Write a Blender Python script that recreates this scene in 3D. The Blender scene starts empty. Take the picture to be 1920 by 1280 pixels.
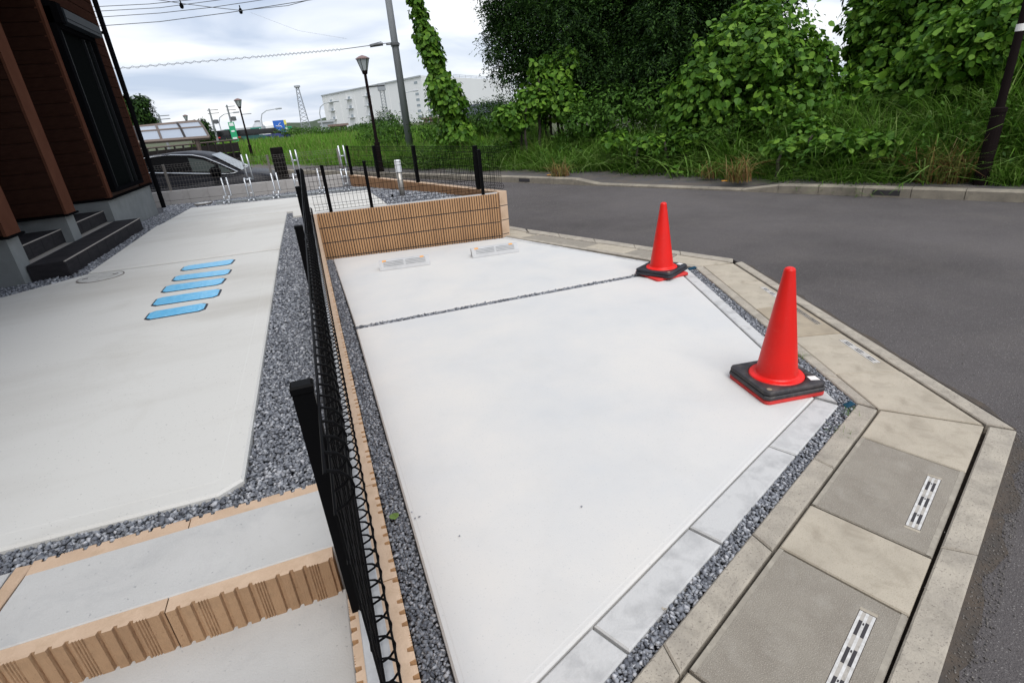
import bpy, math, random
import numpy as np
from mathutils import Vector, Matrix
random.seed(7); rng = np.random.default_rng(11)
C = bpy.context.scene.collection
scene = bpy.context.scene
R = math.radians

# ------------------------------------------------------------------ camera
CAMX = Vector((0.93286178, -0.35115516, -0.08036769))      # image right in world axes
CAMD = Vector((-0.20960854, -0.34767837, -0.91388402))     # image down
CAMF = Vector((0.29297298, 0.86937323, -0.39794098))       # looking direction
EYE = Vector((0, 0, 1.6)); FPX = 1000.2
cd = bpy.data.cameras.new('camera'); cam = bpy.data.objects.new('camera', cd); C.objects.link(cam)
m = Matrix((CAMX, -CAMD, -CAMF)).transposed().to_4x4(); m.translation = EYE
cam.matrix_world = m; cd.sensor_width = 36; cd.lens = FPX * 36 / 1920; cd.clip_start = 0.03; cd.clip_end = 4000
scene.camera = cam

def ray(px, py):
    return (CAMX * (px - 960) + CAMD * (py - 640) + CAMF * FPX).normalized()
def at(px, py, z=0.0):                 # ground point of a measured pixel at height z
    d = ray(px, py); return EYE + d * ((z - EYE.z) / d.z)
def away(px, py, dist):                # point at a horizontal distance
    d = ray(px, py); return EYE + d * (dist / math.hypot(d.x, d.y))

# ------------------------------------------------------------------ sky, sun, exposure
w = bpy.data.worlds.new('World'); scene.world = w; w.use_nodes = True
nt = w.node_tree; nt.nodes.clear()
N = nt.nodes.new; L = nt.links.new
out = N('ShaderNodeOutputWorld')
sky = N('ShaderNodeTexSky'); sky.sky_type = 'NISHITA'; sky.sun_disc = False
SUN_EL, SUN_AZ = R(57), R(184)
sky.sun_elevation = SUN_EL; sky.sun_rotation = SUN_AZ
bg1 = N('ShaderNodeBackground'); bg1.inputs['Strength'].default_value = 0.10; L(sky.outputs[0], bg1.inputs[0])
tc = N('ShaderNodeTexCoord'); sep = N('ShaderNodeSeparateXYZ'); L(tc.outputs['Generated'], sep.inputs[0])
ad = N('ShaderNodeMath'); ad.operation = 'ADD'; ad.inputs[1].default_value = 0.22
ab = N('ShaderNodeMath'); ab.operation = 'ABSOLUTE'; L(sep.outputs[2], ab.inputs[0]); L(ab.outputs[0], ad.inputs[0])
vd = N('ShaderNodeVectorMath'); vd.operation = 'DIVIDE'; L(tc.outputs['Generated'], vd.inputs[0])
cb = N('ShaderNodeCombineXYZ'); L(ad.outputs[0], cb.inputs[0]); L(ad.outputs[0], cb.inputs[1]); cb.inputs[2].default_value = 1
L(cb.outputs[0], vd.inputs[1])
mp = N('ShaderNodeMapping'); mp.inputs['Scale'].default_value = (0.75, 1.15, 0.6); mp.inputs['Location'].default_value = (3.1, 1.7, 0); L(vd.outputs[0], mp.inputs[0])
n1 = N('ShaderNodeTexNoise'); n1.inputs['Scale'].default_value = 1.5; n1.inputs['Detail'].default_value = 5; n1.inputs['Roughness'].default_value = 0.46
n1.inputs['Distortion'].default_value = 0.5; L(mp.outputs[0], n1.inputs[0])
cr = N('ShaderNodeValToRGB'); L(n1.outputs[0], cr.inputs[0])
e = cr.color_ramp.elements; e[0].position = 0.33; e[0].color = (0.335, 0.39, 0.49, 1); e[1].position = 0.63; e[1].color = (0.70, 0.705, 0.715, 1)
k = cr.color_ramp.elements.new(0.47); k.color = (0.50, 0.535, 0.60, 1)
bg2 = N('ShaderNodeBackground'); bg2.inputs['Strength'].default_value = 1.0; L(cr.outputs[0], bg2.inputs[0])
mx = N('ShaderNodeMixShader'); mx.inputs[0].default_value = 0.92; L(bg1.outputs[0], mx.inputs[1]); L(bg2.outputs[0], mx.inputs[2])
L(mx.outputs[0], out.inputs[0])
sd = bpy.data.lights.new('sun', 'SUN'); sd.energy = 1.5; sd.angle = R(36); sd.color = (1, 0.97, 0.93)
sun = bpy.data.objects.new('sun', sd); C.objects.link(sun)
sdir = Vector((math.sin(SUN_AZ) * math.cos(SUN_EL), math.cos(SUN_AZ) * math.cos(SUN_EL), math.sin(SUN_EL)))
sun.rotation_euler = sdir.to_track_quat('Z', 'Y').to_euler(); sun.location = sdir * 30
vs = scene.view_settings; vs.view_transform = 'Standard'; vs.look = 'None'; vs.gamma = 1; vs.exposure = 0.77
scene.cycles.max_bounces = 6; scene.cycles.transparent_max_bounces = 6; scene.cycles.diffuse_bounces = 3

# ------------------------------------------------------------------ materials
def mat(name, col, rough=0.8, var=None, scale=4.0, detail=5, bump=0.0, bscale=60.0, metal=0.0, spec=0.5,
        speck=None, speck_scale=300, speck_at=0.68, island=None, transl=0.0, ramp=(0.35, 0.68), stretch=None, coat=0.0, alpha=None, emis=None, stain=None):
    """var: second colour mixed in by large noise; speck: colour of small grains; island: colours picked per loose piece."""
    M = bpy.data.materials.new(name); M.use_nodes = True; t = M.node_tree; b = t.nodes['Principled BSDF']; o = t.nodes['Material Output']
    n = t.nodes.new; l = t.links.new
    b.inputs['Roughness'].default_value = rough; b.inputs['Metallic'].default_value = metal; b.inputs['Specular IOR Level'].default_value = spec
    b.inputs['Coat Weight'].default_value = coat
    tc = n('ShaderNodeTexCoord'); src = tc.outputs['Object']
    if stretch:
        mp = n('ShaderNodeMapping'); mp.inputs['Scale'].default_value = stretch; l(src, mp.inputs[0]); src = mp.outputs[0]
    cur = None
    if island:
        g = n('ShaderNodeNewGeometry'); oi = n('ShaderNodeObjectInfo')
        a = n('ShaderNodeMath'); a.operation = 'ADD'; l(g.outputs['Random Per Island'], a.inputs[0]); l(oi.outputs['Random'], a.inputs[1])
        fr = n('ShaderNodeMath'); fr.operation = 'FRACT'; l(a.outputs[0], fr.inputs[0])
        r = n('ShaderNodeValToRGB'); el = r.color_ramp.elements
        k = len(island)
        while len(el) < k: el.new(0.5)
        for i, c in enumerate(island):
            el[i].position = i / (k - 1); el[i].color = (*c, 1)
        l(fr.outputs[0], r.inputs[0]); cur = r.outputs[0]
    if var:
        ns = n('ShaderNodeTexNoise'); ns.inputs['Scale'].default_value = scale; ns.inputs['Detail'].default_value = detail; ns.inputs['Roughness'].default_value = 0.6
        l(src, ns.inputs['Vector'])
        r = n('ShaderNodeValToRGB'); r.color_ramp.elements[0].position, r.color_ramp.elements[1].position = ramp
        l(ns.outputs[0], r.inputs[0])
        mxn = n('ShaderNodeMix'); mxn.data_type = 'RGBA'; l(r.outputs[0], mxn.inputs['Factor'])
        if cur is not None: l(cur, mxn.inputs['A'])
        else: mxn.inputs['A'].default_value = (*col, 1)
        mxn.inputs['B'].default_value = (*var, 1); cur = mxn.outputs['Result']
    if stain:            # (colour, scale, low, high, strength): blotches with a shape of their own
        ns = n('ShaderNodeTexNoise'); ns.inputs['Scale'].default_value = stain[1]; ns.inputs['Detail'].default_value = 9; ns.inputs['Roughness'].default_value = 0.68
        ns.inputs['Distortion'].default_value = 0.6; l(tc.outputs['Object'], ns.inputs['Vector'])
        r = n('ShaderNodeMapRange'); r.inputs['From Min'].default_value = stain[2]; r.inputs['From Max'].default_value = stain[3]; r.inputs['To Max'].default_value = stain[4]
        l(ns.outputs[0], r.inputs[0])
        mxn = n('ShaderNodeMix'); mxn.data_type = 'RGBA'; l(r.outputs[0], mxn.inputs['Factor'])
        if cur is not None: l(cur, mxn.inputs['A'])
        else: mxn.inputs['A'].default_value = (*col, 1)
        mxn.inputs['B'].default_value = (*stain[0], 1); cur = mxn.outputs['Result']
    if speck:
        ns = n('ShaderNodeTexNoise'); ns.inputs['Scale'].default_value = speck_scale; ns.inputs['Detail'].default_value = 2
        l(tc.outputs['Object'], ns.inputs['Vector'])
        r = n('ShaderNodeValToRGB'); r.color_ramp.elements[0].position = speck_at - 0.06; r.color_ramp.elements[1].position = speck_at + 0.04
        l(ns.outputs[0], r.inputs[0])
        mxn = n('ShaderNodeMix'); mxn.data_type = 'RGBA'; l(r.outputs[0], mxn.inputs['Factor'])
        if cur is not None: l(cur, mxn.inputs['A'])
        else: mxn.inputs['A'].default_value = (*col, 1)
        mxn.inputs['B'].default_value = (*speck, 1); cur = mxn.outputs['Result']
    if cur is not None: l(cur, b.inputs['Base Color'])
    else: b.inputs['Base Color'].default_value = (*col, 1)
    if bump:
        ns = n('ShaderNodeTexNoise'); ns.inputs['Scale'].default_value = bscale; ns.inputs['Detail'].default_value = 4
        l(src, ns.inputs['Vector']); bp = n('ShaderNodeBump'); bp.inputs['Strength'].default_value = bump; bp.inputs['Distance'].default_value = 0.01
        l(ns.outputs[0], bp.inputs['Height']); l(bp.outputs[0], b.inputs['Normal'])
    if transl:
        tr = n('ShaderNodeBsdfTranslucent'); ms = n('ShaderNodeMixShader'); ms.inputs[0].default_value = transl
        if cur is not None: l(cur, tr.inputs[0])
        else: tr.inputs[0].default_value = (*col, 1)
        l(b.outputs[0], ms.inputs[1]); l(tr.outputs[0], ms.inputs[2]); l(ms.outputs[0], o.inputs[0])
    if alpha is not None: b.inputs['Alpha'].default_value = alpha
    if emis: b.inputs['Emission Color'].default_value = (*emis, 1); b.inputs['Emission Strength'].default_value = 1
    return M

m_conc = mat('fresh_concrete', (0.64, 0.62, 0.588), 0.85, var=(0.57, 0.572, 0.568), scale=1.3, bump=0.12, bscale=240, speck=(0.5, 0.5, 0.49), speck_scale=110, speck_at=0.7, stain=((0.52, 0.505, 0.48), 2.6, .52, .85, .4))
m_concy = mat('yard_concrete', (0.65, 0.636, 0.598), 0.85, var=(0.49, 0.465, 0.42), scale=0.8, ramp=(0.46, 0.82), bump=0.12, bscale=240, stretch=(0.5, 1.6, 1), speck=(0.36, 0.35, 0.33), speck_scale=120, speck_at=0.73, stain=((0.46, 0.43, 0.375), 1.7, .54, .82, .5))
m_tread = mat('tread_concrete', (0.545, 0.535, 0.515), 0.85, var=(0.47, 0.46, 0.44), scale=2.2, bump=0.15, bscale=200, speck=(0.3, 0.3, 0.3), speck_scale=90, speck_at=0.75, stain=((0.36, 0.36, 0.36), 5.0, .50, .8, .6))
m_core = mat('mortar_fill', (0.52, 0.52, 0.52), 0.9, var=(0.42, 0.42, 0.42), scale=12, bump=0.2, bscale=150)
m_edging = mat('edging_concrete', (0.535, 0.53, 0.52), 0.85, var=(0.28, 0.28, 0.28), scale=5.0, ramp=(0.5, 0.82), bump=0.2, bscale=150, stain=((0.33, 0.33, 0.33), 9, .5, .75, .7))
m_kerb = mat('old_beige_concrete', (0.43, 0.385, 0.315), 0.9, var=(0.31, 0.277, 0.232), scale=7, bump=0.3, bscale=120, speck=(0.22, 0.19, 0.16), speck_scale=140, speck_at=0.66, stain=((0.22, 0.195, 0.16), 11, .48, .75, .8))
m_lid = mat('beige_lid_concrete', (0.465, 0.41, 0.325), 0.9, var=(0.375, 0.33, 0.262), scale=5, bump=0.2, bscale=160, speck=(0.30, 0.255, 0.19), speck_scale=200, speck_at=0.66, stain=((0.26, 0.22, 0.165), 9, .50, .78, .8))
m_lidg = mat('grey_lid_concrete', (0.29, 0.26, 0.215), 0.9, var=(0.235, 0.207, 0.17), scale=6, bump=0.5, bscale=260, speck=(0.40, 0.36, 0.30), speck_scale=320, speck_at=0.62, stain=((0.36, 0.33, 0.285), 10, .52, .8, .7))
m_kerbd = mat('weathered_kerb_concrete', (0.31, 0.275, 0.215), 0.9, var=(0.20, 0.178, 0.145), scale=4, bump=0.3, bscale=90, stain=((0.13, 0.115, 0.095), 7, .5, .75, .7))
m_dirt = mat('road_dirt', (0.085, 0.066, 0.05), 0.95, var=(0.06, 0.052, 0.046), scale=14, bump=0.6, bscale=120)
m_lip = mat('worn_lip_concrete', (0.37, 0.335, 0.275), 0.9, var=(0.28, 0.25, 0.205), scale=20, ramp=(.4, .6), stain=((0.29, 0.26, 0.215), 30, .45, .6, .9))
m_grit = mat('road_grit', (.15, .14, .13), .9, island=[(0.07, 0.064, 0.06), (0.13, 0.118, 0.105), (0.22, 0.20, 0.18)])
m_slot = mat('dark_gap_soil', (0.03, 0.022, 0.015), 0.95, var=(0.07, 0.05, 0.035), scale=40)
m_stone = mat('gravel_stone', (0.2, 0.2, 0.2), 0.75, island=[(0.075, 0.08, 0.095), (0.13, 0.138, 0.158), (0.19, 0.20, 0.225), (0.25, 0.26, 0.285), (0.33, 0.345, 0.37), (0.55, 0.55, 0.57)], var=(0.15, 0.157, 0.18), scale=90, ramp=(0.4, 0.9))
m_soil = mat('soil_bed', (0.045, 0.046, 0.05), 0.95, var=(0.09, 0.09, 0.1), scale=60, bump=0.4)
m_road = mat('road_asphalt', (0.122, 0.111, 0.110), 0.9, var=(0.080, 0.073, 0.072), scale=0.45, bump=0.9, bscale=170, speck=(0.30, 0.285, 0.27), speck_scale=190, speck_at=0.68, spec=0.1, stain=((0.135, 0.121, 0.113), 1.6, .46, .8, .6))
m_walk = mat('worn_path_asphalt', (0.075, 0.072, 0.074), 0.9, var=(0.11, 0.09, 0.075), scale=2.5, bump=0.4, bscale=120)
m_ground = mat('bare_ground', (0.07, 0.075, 0.035), 0.95, var=(0.05, 0.07, 0.02), scale=0.5)
m_tan = mat('tan_wall_block', (0.51, 0.295, 0.145), 0.85, var=(0.41, 0.23, 0.11), scale=3, bump=0.3, bscale=120, stretch=(1, 1, 0.3), speck=(0.3, 0.15, 0.07), speck_scale=130, speck_at=0.7, stain=((0.30, 0.165, 0.085), 6, .52, .8, .6))
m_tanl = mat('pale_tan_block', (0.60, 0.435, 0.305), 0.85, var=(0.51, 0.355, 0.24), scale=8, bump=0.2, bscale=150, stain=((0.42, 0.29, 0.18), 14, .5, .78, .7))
m_tanb = mat('brown_tan_block', (0.30, 0.165, 0.085), 0.85, var=(0.40, 0.23, 0.12), scale=6, bump=0.35, bscale=90, stretch=(1, 1, 0.2))
m_joint = mat('dark_joint', (0.045, 0.042, 0.045), 0.95)
m_whiteb = mat('pale_grey_block', (0.50, 0.475, 0.455), 0.9, var=(0.34, 0.315, 0.30), scale=3, ramp=(0.5, 0.8), bump=0.15, bscale=100, stain=((0.26, 0.23, 0.21), 4, .55, .75, .6))
m_black = mat('black_coated_steel', (0.0045, 0.0045, 0.005), 0.45, spec=0.035)
m_greyw = mat('grey_galvanised_wire', (0.20, 0.18, 0.16), 0.6)
m_galv = mat('galvanised_steel', (0.62, 0.64, 0.67), 0.35, metal=0.75, var=(0.5, 0.52, 0.55), scale=20)
m_rail = mat('dull_galvanised_rail', (0.30, 0.32, 0.33), 0.5, metal=0.6)
m_red = mat('red_plastic', (0.78, 0.012, 0.008), 0.42, var=(0.70, 0.014, 0.01), scale=6, spec=0.4, stain=((0.80, 0.10, 0.075), 16, .60, .75, .35))
m_redd = mat('worn_red_plastic', (0.72, 0.03, 0.025), 0.6, var=(0.55, 0.03, 0.028), scale=14, stain=((0.45, 0.10, 0.08), 30, .5, .75, .5))
m_rub = mat('black_rubber', (0.030, 0.028, 0.032), 0.6, var=(0.095, 0.08, 0.075), scale=12, ramp=(0.45, 0.8), bump=0.25, bscale=90, stain=((0.17, 0.15, 0.13), 22, .52, .75, .6))
m_rub1 = mat('clean_black_rubber', (0.014, 0.015, 0.022), 0.5, var=(0.03, 0.03, 0.038), scale=10)
m_stick = mat('white_sticker', (0.8, 0.79, 0.76), 0.5)
m_stud = mat('brown_stud', (0.28, 0.23, 0.16), 0.6)
m_stop_shade = mat('wheel_stop_groove_shade', (0.26, 0.265, 0.27), 0.8)  # darker than the stop: groove shade put into the colour
m_stop = mat('wheel_stop_concrete', (0.55, 0.55, 0.55), 0.8, var=(0.47, 0.472, 0.475), scale=9, bump=0.1)
m_orange = mat('orange_reflector', (0.80, 0.33, 0.03), 0.35)
m_blue = mat('blue_film', (0.13, 0.52, 0.86), 0.3, var=(0.24, 0.62, 0.90), scale=25, bump=0.5, bscale=45)
m_bframe = mat('dark_blue_frame', (0.012, 0.02, 0.035), 0.5)
m_cover = mat('cover_white', (0.60, 0.59, 0.565), 0.6, var=(0.44, 0.43, 0.40), scale=14, bump=0.3, bscale=70)
m_siding = mat('brown_siding', (0.046, 0.0215, 0.0155), 0.9, spec=0.0, var=(0.034, 0.016, 0.0116), scale=9, bump=0.35, bscale=70, stretch=(1, 1, 4))
m_trim = mat('orange_brown_trim', (0.112, 0.048, 0.031), 0.9, spec=0.0, var=(0.095, 0.040, 0.026), scale=5)
m_found = mat('grey_render', (0.25, 0.265, 0.265), 0.9, var=(0.20, 0.212, 0.212), scale=4, bump=0.4, bscale=130)
m_tile = mat('dark_step_tile', (0.024, 0.023, 0.026), 0.7, spec=0.08, var=(0.036, 0.033, 0.036), scale=7, stretch=(1, 1, 5), bump=0.1)
m_grout = mat('tile_grout', (0.34, 0.31, 0.28), 0.9)
m_bsash = mat('added_shade_canopy_black', (0.006, 0.006, 0.007), 0.7, spec=0.0)
m_bbox = mat('shutter_box_black', (0.024, 0.029, 0.035), 0.5, spec=0.04)
m_glassd = mat('dark_window_screen', (0.006, 0.007, 0.007), 0.7, spec=0.0)
m_dark = mat('porch_brown', (0.05, 0.022, 0.014), 0.9)
m_lamp = mat('dark_brown_post', (0.014, 0.010, 0.010), 0.7, spec=0.02)
m_lglass = mat('lamp_glass', (0.42, 0.46, 0.46), 0.3)
m_lcap = mat('lamp_pink_cap', (0.20, 0.13, 0.12), 0.6)
m_pole = mat('concrete_pole', (0.26, 0.275, 0.285), 0.85, var=(0.20, 0.21, 0.22), scale=3, stretch=(1, 1, 0.2))
m_cable = mat('cable_grey', (0.10, 0.105, 0.11), 0.6)
m_cablel = mat('cable_light', (0.38, 0.40, 0.43), 0.5)
m_leafk = mat('kudzu_leaf', (0.1, 0.2, 0.04), 0.5, island=[(0.030, 0.085, 0.008), (0.062, 0.155, 0.015), (0.105, 0.22, 0.022), (0.165, 0.30, 0.034)], transl=0.25, spec=0.18)
m_leafd = mat('tree_leaf', (0.03, 0.07, 0.02), 0.55, island=[(0.007, 0.02, 0.005), (0.013, 0.034, 0.008), (0.026, 0.062, 0.012), (0.055, 0.12, 0.02)], transl=0.2, spec=0.12)
m_leafb = mat('bush_leaf', (0.05, 0.1, 0.02), 0.55, island=[(0.028, 0.07, 0.010), (0.055, 0.13, 0.017), (0.085, 0.18, 0.024)], transl=0.22, spec=0.15)
m_grass = mat('grass_blade', (0.08, 0.15, 0.03), 0.6, island=[(0.034, 0.085, 0.008), (0.06, 0.14, 0.013), (0.09, 0.20, 0.02), (0.13, 0.255, 0.034), (0.20, 0.27, 0.08)], transl=0.28, spec=0.12)
m_field = mat('field_grass_blade', (0.1, 0.17, 0.03), 0.7, island=[(0.065, 0.17, 0.014), (0.10, 0.24, 0.022), (0.13, 0.29, 0.03), (0.16, 0.27, 0.05), (0.21, 0.19, 0.08)], transl=0.3, spec=0.1)
m_dry = mat('dry_grass_blade', (0.2, 0.12, 0.05), 0.75, island=[(0.17, 0.085, 0.035), (0.24, 0.12, 0.05), (0.21, 0.19, 0.055), (0.12, 0.15, 0.03), (0.28, 0.2, 0.1)], transl=0.2, spec=0.2)
m_bark = mat('bark', (0.05, 0.04, 0.032), 0.9, var=(0.03, 0.024, 0.02), scale=8)
m_stem = mat('vine_stem', (0.06, 0.075, 0.025), 0.8)
m_carb = mat('dark_grey_car_paint', (0.020, 0.021, 0.027), 0.45, coat=0.0, spec=0.22)
m_carg = mat('car_glass', (0.012, 0.013, 0.014), 0.05, spec=0.6)
m_carc = mat('car_cabin_glass', (0.085, 0.10, 0.095), 0.05, spec=0.6)
m_wsc = mat('windscreen_glass', (0.16, 0.18, 0.18), 0.15, spec=0.25)
m_chrome = mat('bright_trim', (0.85, 0.86, 0.87), 0.2, metal=0.8)
m_tyre = mat('tyre', (0.015, 0.015, 0.015), 0.8)
m_poly = mat('carport_panel', (0.33, 0.37, 0.43), 0.35, spec=0.3)
m_bronze = mat('bronze_frame', (0.13, 0.10, 0.085), 0.55, metal=0.2, spec=0.3)
m_bronzed = mat('bronze_dark', (0.026, 0.021, 0.02), 0.6, spec=0.2)
m_white = mat('white_cladding', (0.86, 0.86, 0.85), 0.7, var=(0.82, 0.82, 0.82), scale=0.06)
m_wgrey = mat('pale_grey_metal', (0.42, 0.44, 0.46), 0.6)
m_win = mat('far_window', (0.30, 0.35, 0.38), 0.3)
m_green = mat('sign_green', (0.02, 0.36, 0.16), 0.5)
m_greenh = mat('road_sign_green', (0.02, 0.26, 0.19), 0.5)
m_signb = mat('sign_blue', (0.03, 0.14, 0.55), 0.5)
m_signw = mat('sign_white', (0.8, 0.82, 0.82), 0.5)
m_yel = mat('sign_yellow', (0.8, 0.72, 0.15), 0.5)
m_brnroof = mat('brown_roof', (0.20, 0.14, 0.12), 0.8)
m_dkroof = mat('dark_roof', (0.05, 0.055, 0.075), 0.7)
m_wood = mat('black_timber', (0.008, 0.007, 0.007), 0.9, spec=0.05, var=(0.02, 0.018, 0.017), scale=10)
m_steel = mat('tower_steel', (0.27, 0.29, 0.31), 0.6)
m_lightgrey = mat('light_post_metal', (0.36, 0.34, 0.31), 0.4, metal=0.5)
m_lighthead = mat('light_head_white', (0.78, 0.80, 0.82), 0.35)
m_farhill = mat('far_woods', (0.06, 0.085, 0.055), 0.95, var=(0.085, 0.11, 0.075), scale=0.1)
m_bluecap = mat('blue_tape', (0.012, 0.05, 0.085), 0.7, spec=0.1)
m_fleaf = mat('fallen_leaf', (0.16, 0.26, 0.05), 0.7, var=(0.09, 0.15, 0.03), scale=60)
m_moss = mat('moss_green_paint', (0.30, 0.44, 0.36), 0.95, var=(0.36, 0.34, 0.27), scale=30)
m_carw = mat('white_vehicle', (0.75, 0.75, 0.76), 0.35)
m_carr = mat('red_lamp', (0.5, 0.03, 0.03), 0.4)
m_carbl = mat('blue_vehicle', (0.05, 0.06, 0.22), 0.35)

# ------------------------------------------------------------------ mesh helpers
class B:
    """collects geometry; build() links it as ONE mesh object"""
    def __init__(s): s.v = []; s.f = []; s.mi = []
    def add(s, v, f, mi=0):
        o = len(s.v); s.v += [tuple(p) for p in v]; s.f += [tuple(i + o for i in q) for q in f]; s.mi += [mi] * len(f); return s
    def box(s, c, d, rz=0, mi=0):
        x, y, z = (k / 2 for k in d); cs, sn = math.cos(rz), math.sin(rz); v = []
        for sz in (-1, 1):
            for sx, sy in ((-1, -1), (1, -1), (1, 1), (-1, 1)):
                v.append((c[0] + sx * x * cs - sy * y * sn, c[1] + sx * x * sn + sy * y * cs, c[2] + sz * z))
        return s.add(v, [(3, 2, 1, 0), (4, 5, 6, 7), (0, 1, 5, 4), (1, 2, 6, 5), (2, 3, 7, 6), (3, 0, 4, 7)], mi)
    def prism(s, poly, z0, z1, bev=0, mi=0):
        """vertical prism; poly counter-clockwise; z1 may be a function of (x, y)"""
        n = len(poly); zt = z1 if callable(z1) else (lambda x, y: z1)
        v = [(x, y, z0) for x, y in poly]
        if bev:
            inn = inset(poly, bev)
            v += [(x, y, zt(x, y) - bev) for x, y in poly] + [(x, y, zt(x, y)) for x, y in inn]; rings = 3
        else:
            v += [(x, y, zt(x, y)) for x, y in poly]; rings = 2
        f = [tuple(range(n - 1, -1, -1))]
        for r in range(rings - 1):
            for i in range(n):
                j = (i + 1) % n; f.append((r * n + i, r * n + j, (r + 1) * n + j, (r + 1) * n + i))
        f.append(tuple((rings - 1) * n + i for i in range(n)))
        return s.add(v, f, mi)
    def path(s, pts, r, n=6, cap=True, mi=0, r2=None):
        pts = [Vector(p) for p in pts]; k = len(pts); v = []; f = []
        up = Vector((0, 0, 1))
        d0 = (pts[-1] - pts[0])
        if abs(d0.normalized().z) > 0.9 if d0.length > 0 else False: up = Vector((1, 0.01, 0))
        for i, p in enumerate(pts):
            d = (pts[min(i + 1, k - 1)] - pts[max(i - 1, 0)]).normalized()
            a = d.cross(up)
            if a.length < 1e-4: a = d.cross(Vector((0, 1, 0.1)))
            a.normalize(); b = a.cross(d)
            rr = r if r2 is None else r + (r2 - r) * i / (k - 1)
            for j in range(n):
                t = 2 * math.pi * j / n; v.append(p + (a * math.cos(t) + b * math.sin(t)) * rr)
        for i in range(k - 1):
            for j in range(n):
                q = (j + 1) % n; f.append((i * n + j, i * n + q, (i + 1) * n + q, (i + 1) * n + j))
        if cap: f.append(tuple(range(n - 1, -1, -1))); f.append(tuple((k - 1) * n + j for j in range(n)))
        return s.add(v, f, mi)
    def lathe(s, prof, n=32, c=(0, 0, 0), mi=0, rz=0):
        v = []; f = []
        for r, z in prof:
            for j in range(n):
                t = 2 * math.pi * j / n + rz; v.append((c[0] + r * math.cos(t), c[1] + r * math.sin(t), c[2] + z))
        for i in range(len(prof) - 1):
            for j in range(n):
                q = (j + 1) % n; f.append((i * n + j, i * n + q, (i + 1) * n + q, (i + 1) * n + j))
        if prof[0][0] > 1e-6: f.append(tuple(range(n - 1, -1, -1)))
        if prof[-1][0] > 1e-6: f.append(tuple((len(prof) - 1) * n + j for j in range(n)))
        return s.add(v, f, mi)
    def quad(s, a, b, c, d, mi=0): return s.add([a, b, c, d], [(0, 1, 2, 3)], mi)
    def mesh(s, name, mats, smooth=False):
        me = bpy.data.meshes.new(name); me.from_pydata(s.v, [], s.f)
        for mm in (mats if isinstance(mats, (list, tuple)) else [mats]): me.materials.append(mm)
        if isinstance(mats, (list, tuple)) and len(mats) > 1: me.polygons.foreach_set('material_index', s.mi)
        if smooth: me.polygons.foreach_set('use_smooth', [True] * len(s.f))
        me.update(); return me
    def build(s, name, mats, parent=None, smooth=False, **kw):
        return link(name, s.mesh(name, mats, smooth), parent, **kw)

def inset(poly, d):
    n = len(poly); L2 = []
    for i in range(n):
        a, b = Vector(poly[i]), Vector(poly[(i + 1) % n]); t = (b - a).normalized(); nrm = Vector((-t.y, t.x))
        L2.append((a + nrm * d, t))
    o = []
    for i in range(n):
        p, t = L2[i - 1]; q, u = L2[i]; den = t.x * u.y - t.y * u.x
        if abs(den) < 1e-6: o.append(tuple(q)); continue
        k = ((q - p).x * u.y - (q - p).y * u.x) / den; o.append(tuple(p + t * k))
    return o

def tag(o, label=None, cat=None, group=None, kind=None):
    if label: o['label'] = label
    if cat: o['category'] = cat
    if group: o['group'] = group
    if kind: o['kind'] = kind
    return o
def link(name, me, parent=None, label=None, cat=None, group=None, kind=None, loc=None, rz=None):
    o = bpy.data.objects.new(name, me); C.objects.link(o)
    if parent: o.parent = parent
    if loc is not None: o.location = loc
    if rz is not None: o.rotation_euler = (0, 0, rz)
    return tag(o, label, cat, group, kind)
def thing(name, label=None, cat=None, loc=(0, 0, 0), rz=0, group=None, kind=None, parent=None):
    o = bpy.data.objects.new(name, None); C.objects.link(o); o.location = loc; o.rotation_euler = (0, 0, rz); o.empty_display_size = 0.1
    if parent: o.parent = parent
    return tag(o, label, cat, group, kind)
def dup(root, loc, rz, label):
    r = root.copy(); C.objects.link(r); r.location = loc; r.rotation_euler = (0, 0, rz); r['label'] = label
    for ch in list(root.children):
        c = ch.copy(); C.objects.link(c); c.parent = r
        for g in list(ch.children):
            d = g.copy(); C.objects.link(d); d.parent = c
    return r
def npmesh(name, V, F, mats, smooth=False):
    """V (n,3) array, F (m,k) array of equal-sized faces"""
    me = bpy.data.meshes.new(name); k = F.shape[1]
    me.vertices.add(len(V)); me.vertices.foreach_set('co', V.astype(np.float32).ravel())
    me.loops.add(F.size); me.loops.foreach_set('vertex_index', F.astype(np.int32).ravel())
    me.polygons.add(len(F)); me.polygons.foreach_set('loop_start', np.arange(0, F.size, k, dtype=np.int32))
    if smooth: me.polygons.foreach_set('use_smooth', np.ones(len(F), dtype=bool))
    me.materials.append(mats); me.update(calc_edges=True); me.validate(); return me
def lerp2(a, b, t): return (a[0] + (b[0] - a[0]) * t, a[1] + (b[1] - a[1]) * t)
def in_poly(P, poly):
    x, y = P[:, 0], P[:, 1]; ins = np.zeros(len(P), bool); n = len(poly)
    for i in range(n):
        x1, y1 = poly[i]; x2, y2 = poly[(i + 1) % n]
        c = ((y1 > y) != (y2 > y)) & (x < (x2 - x1) * (y - y1) / (y2 - y1 + 1e-12) + x1); ins ^= c
    return ins

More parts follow.
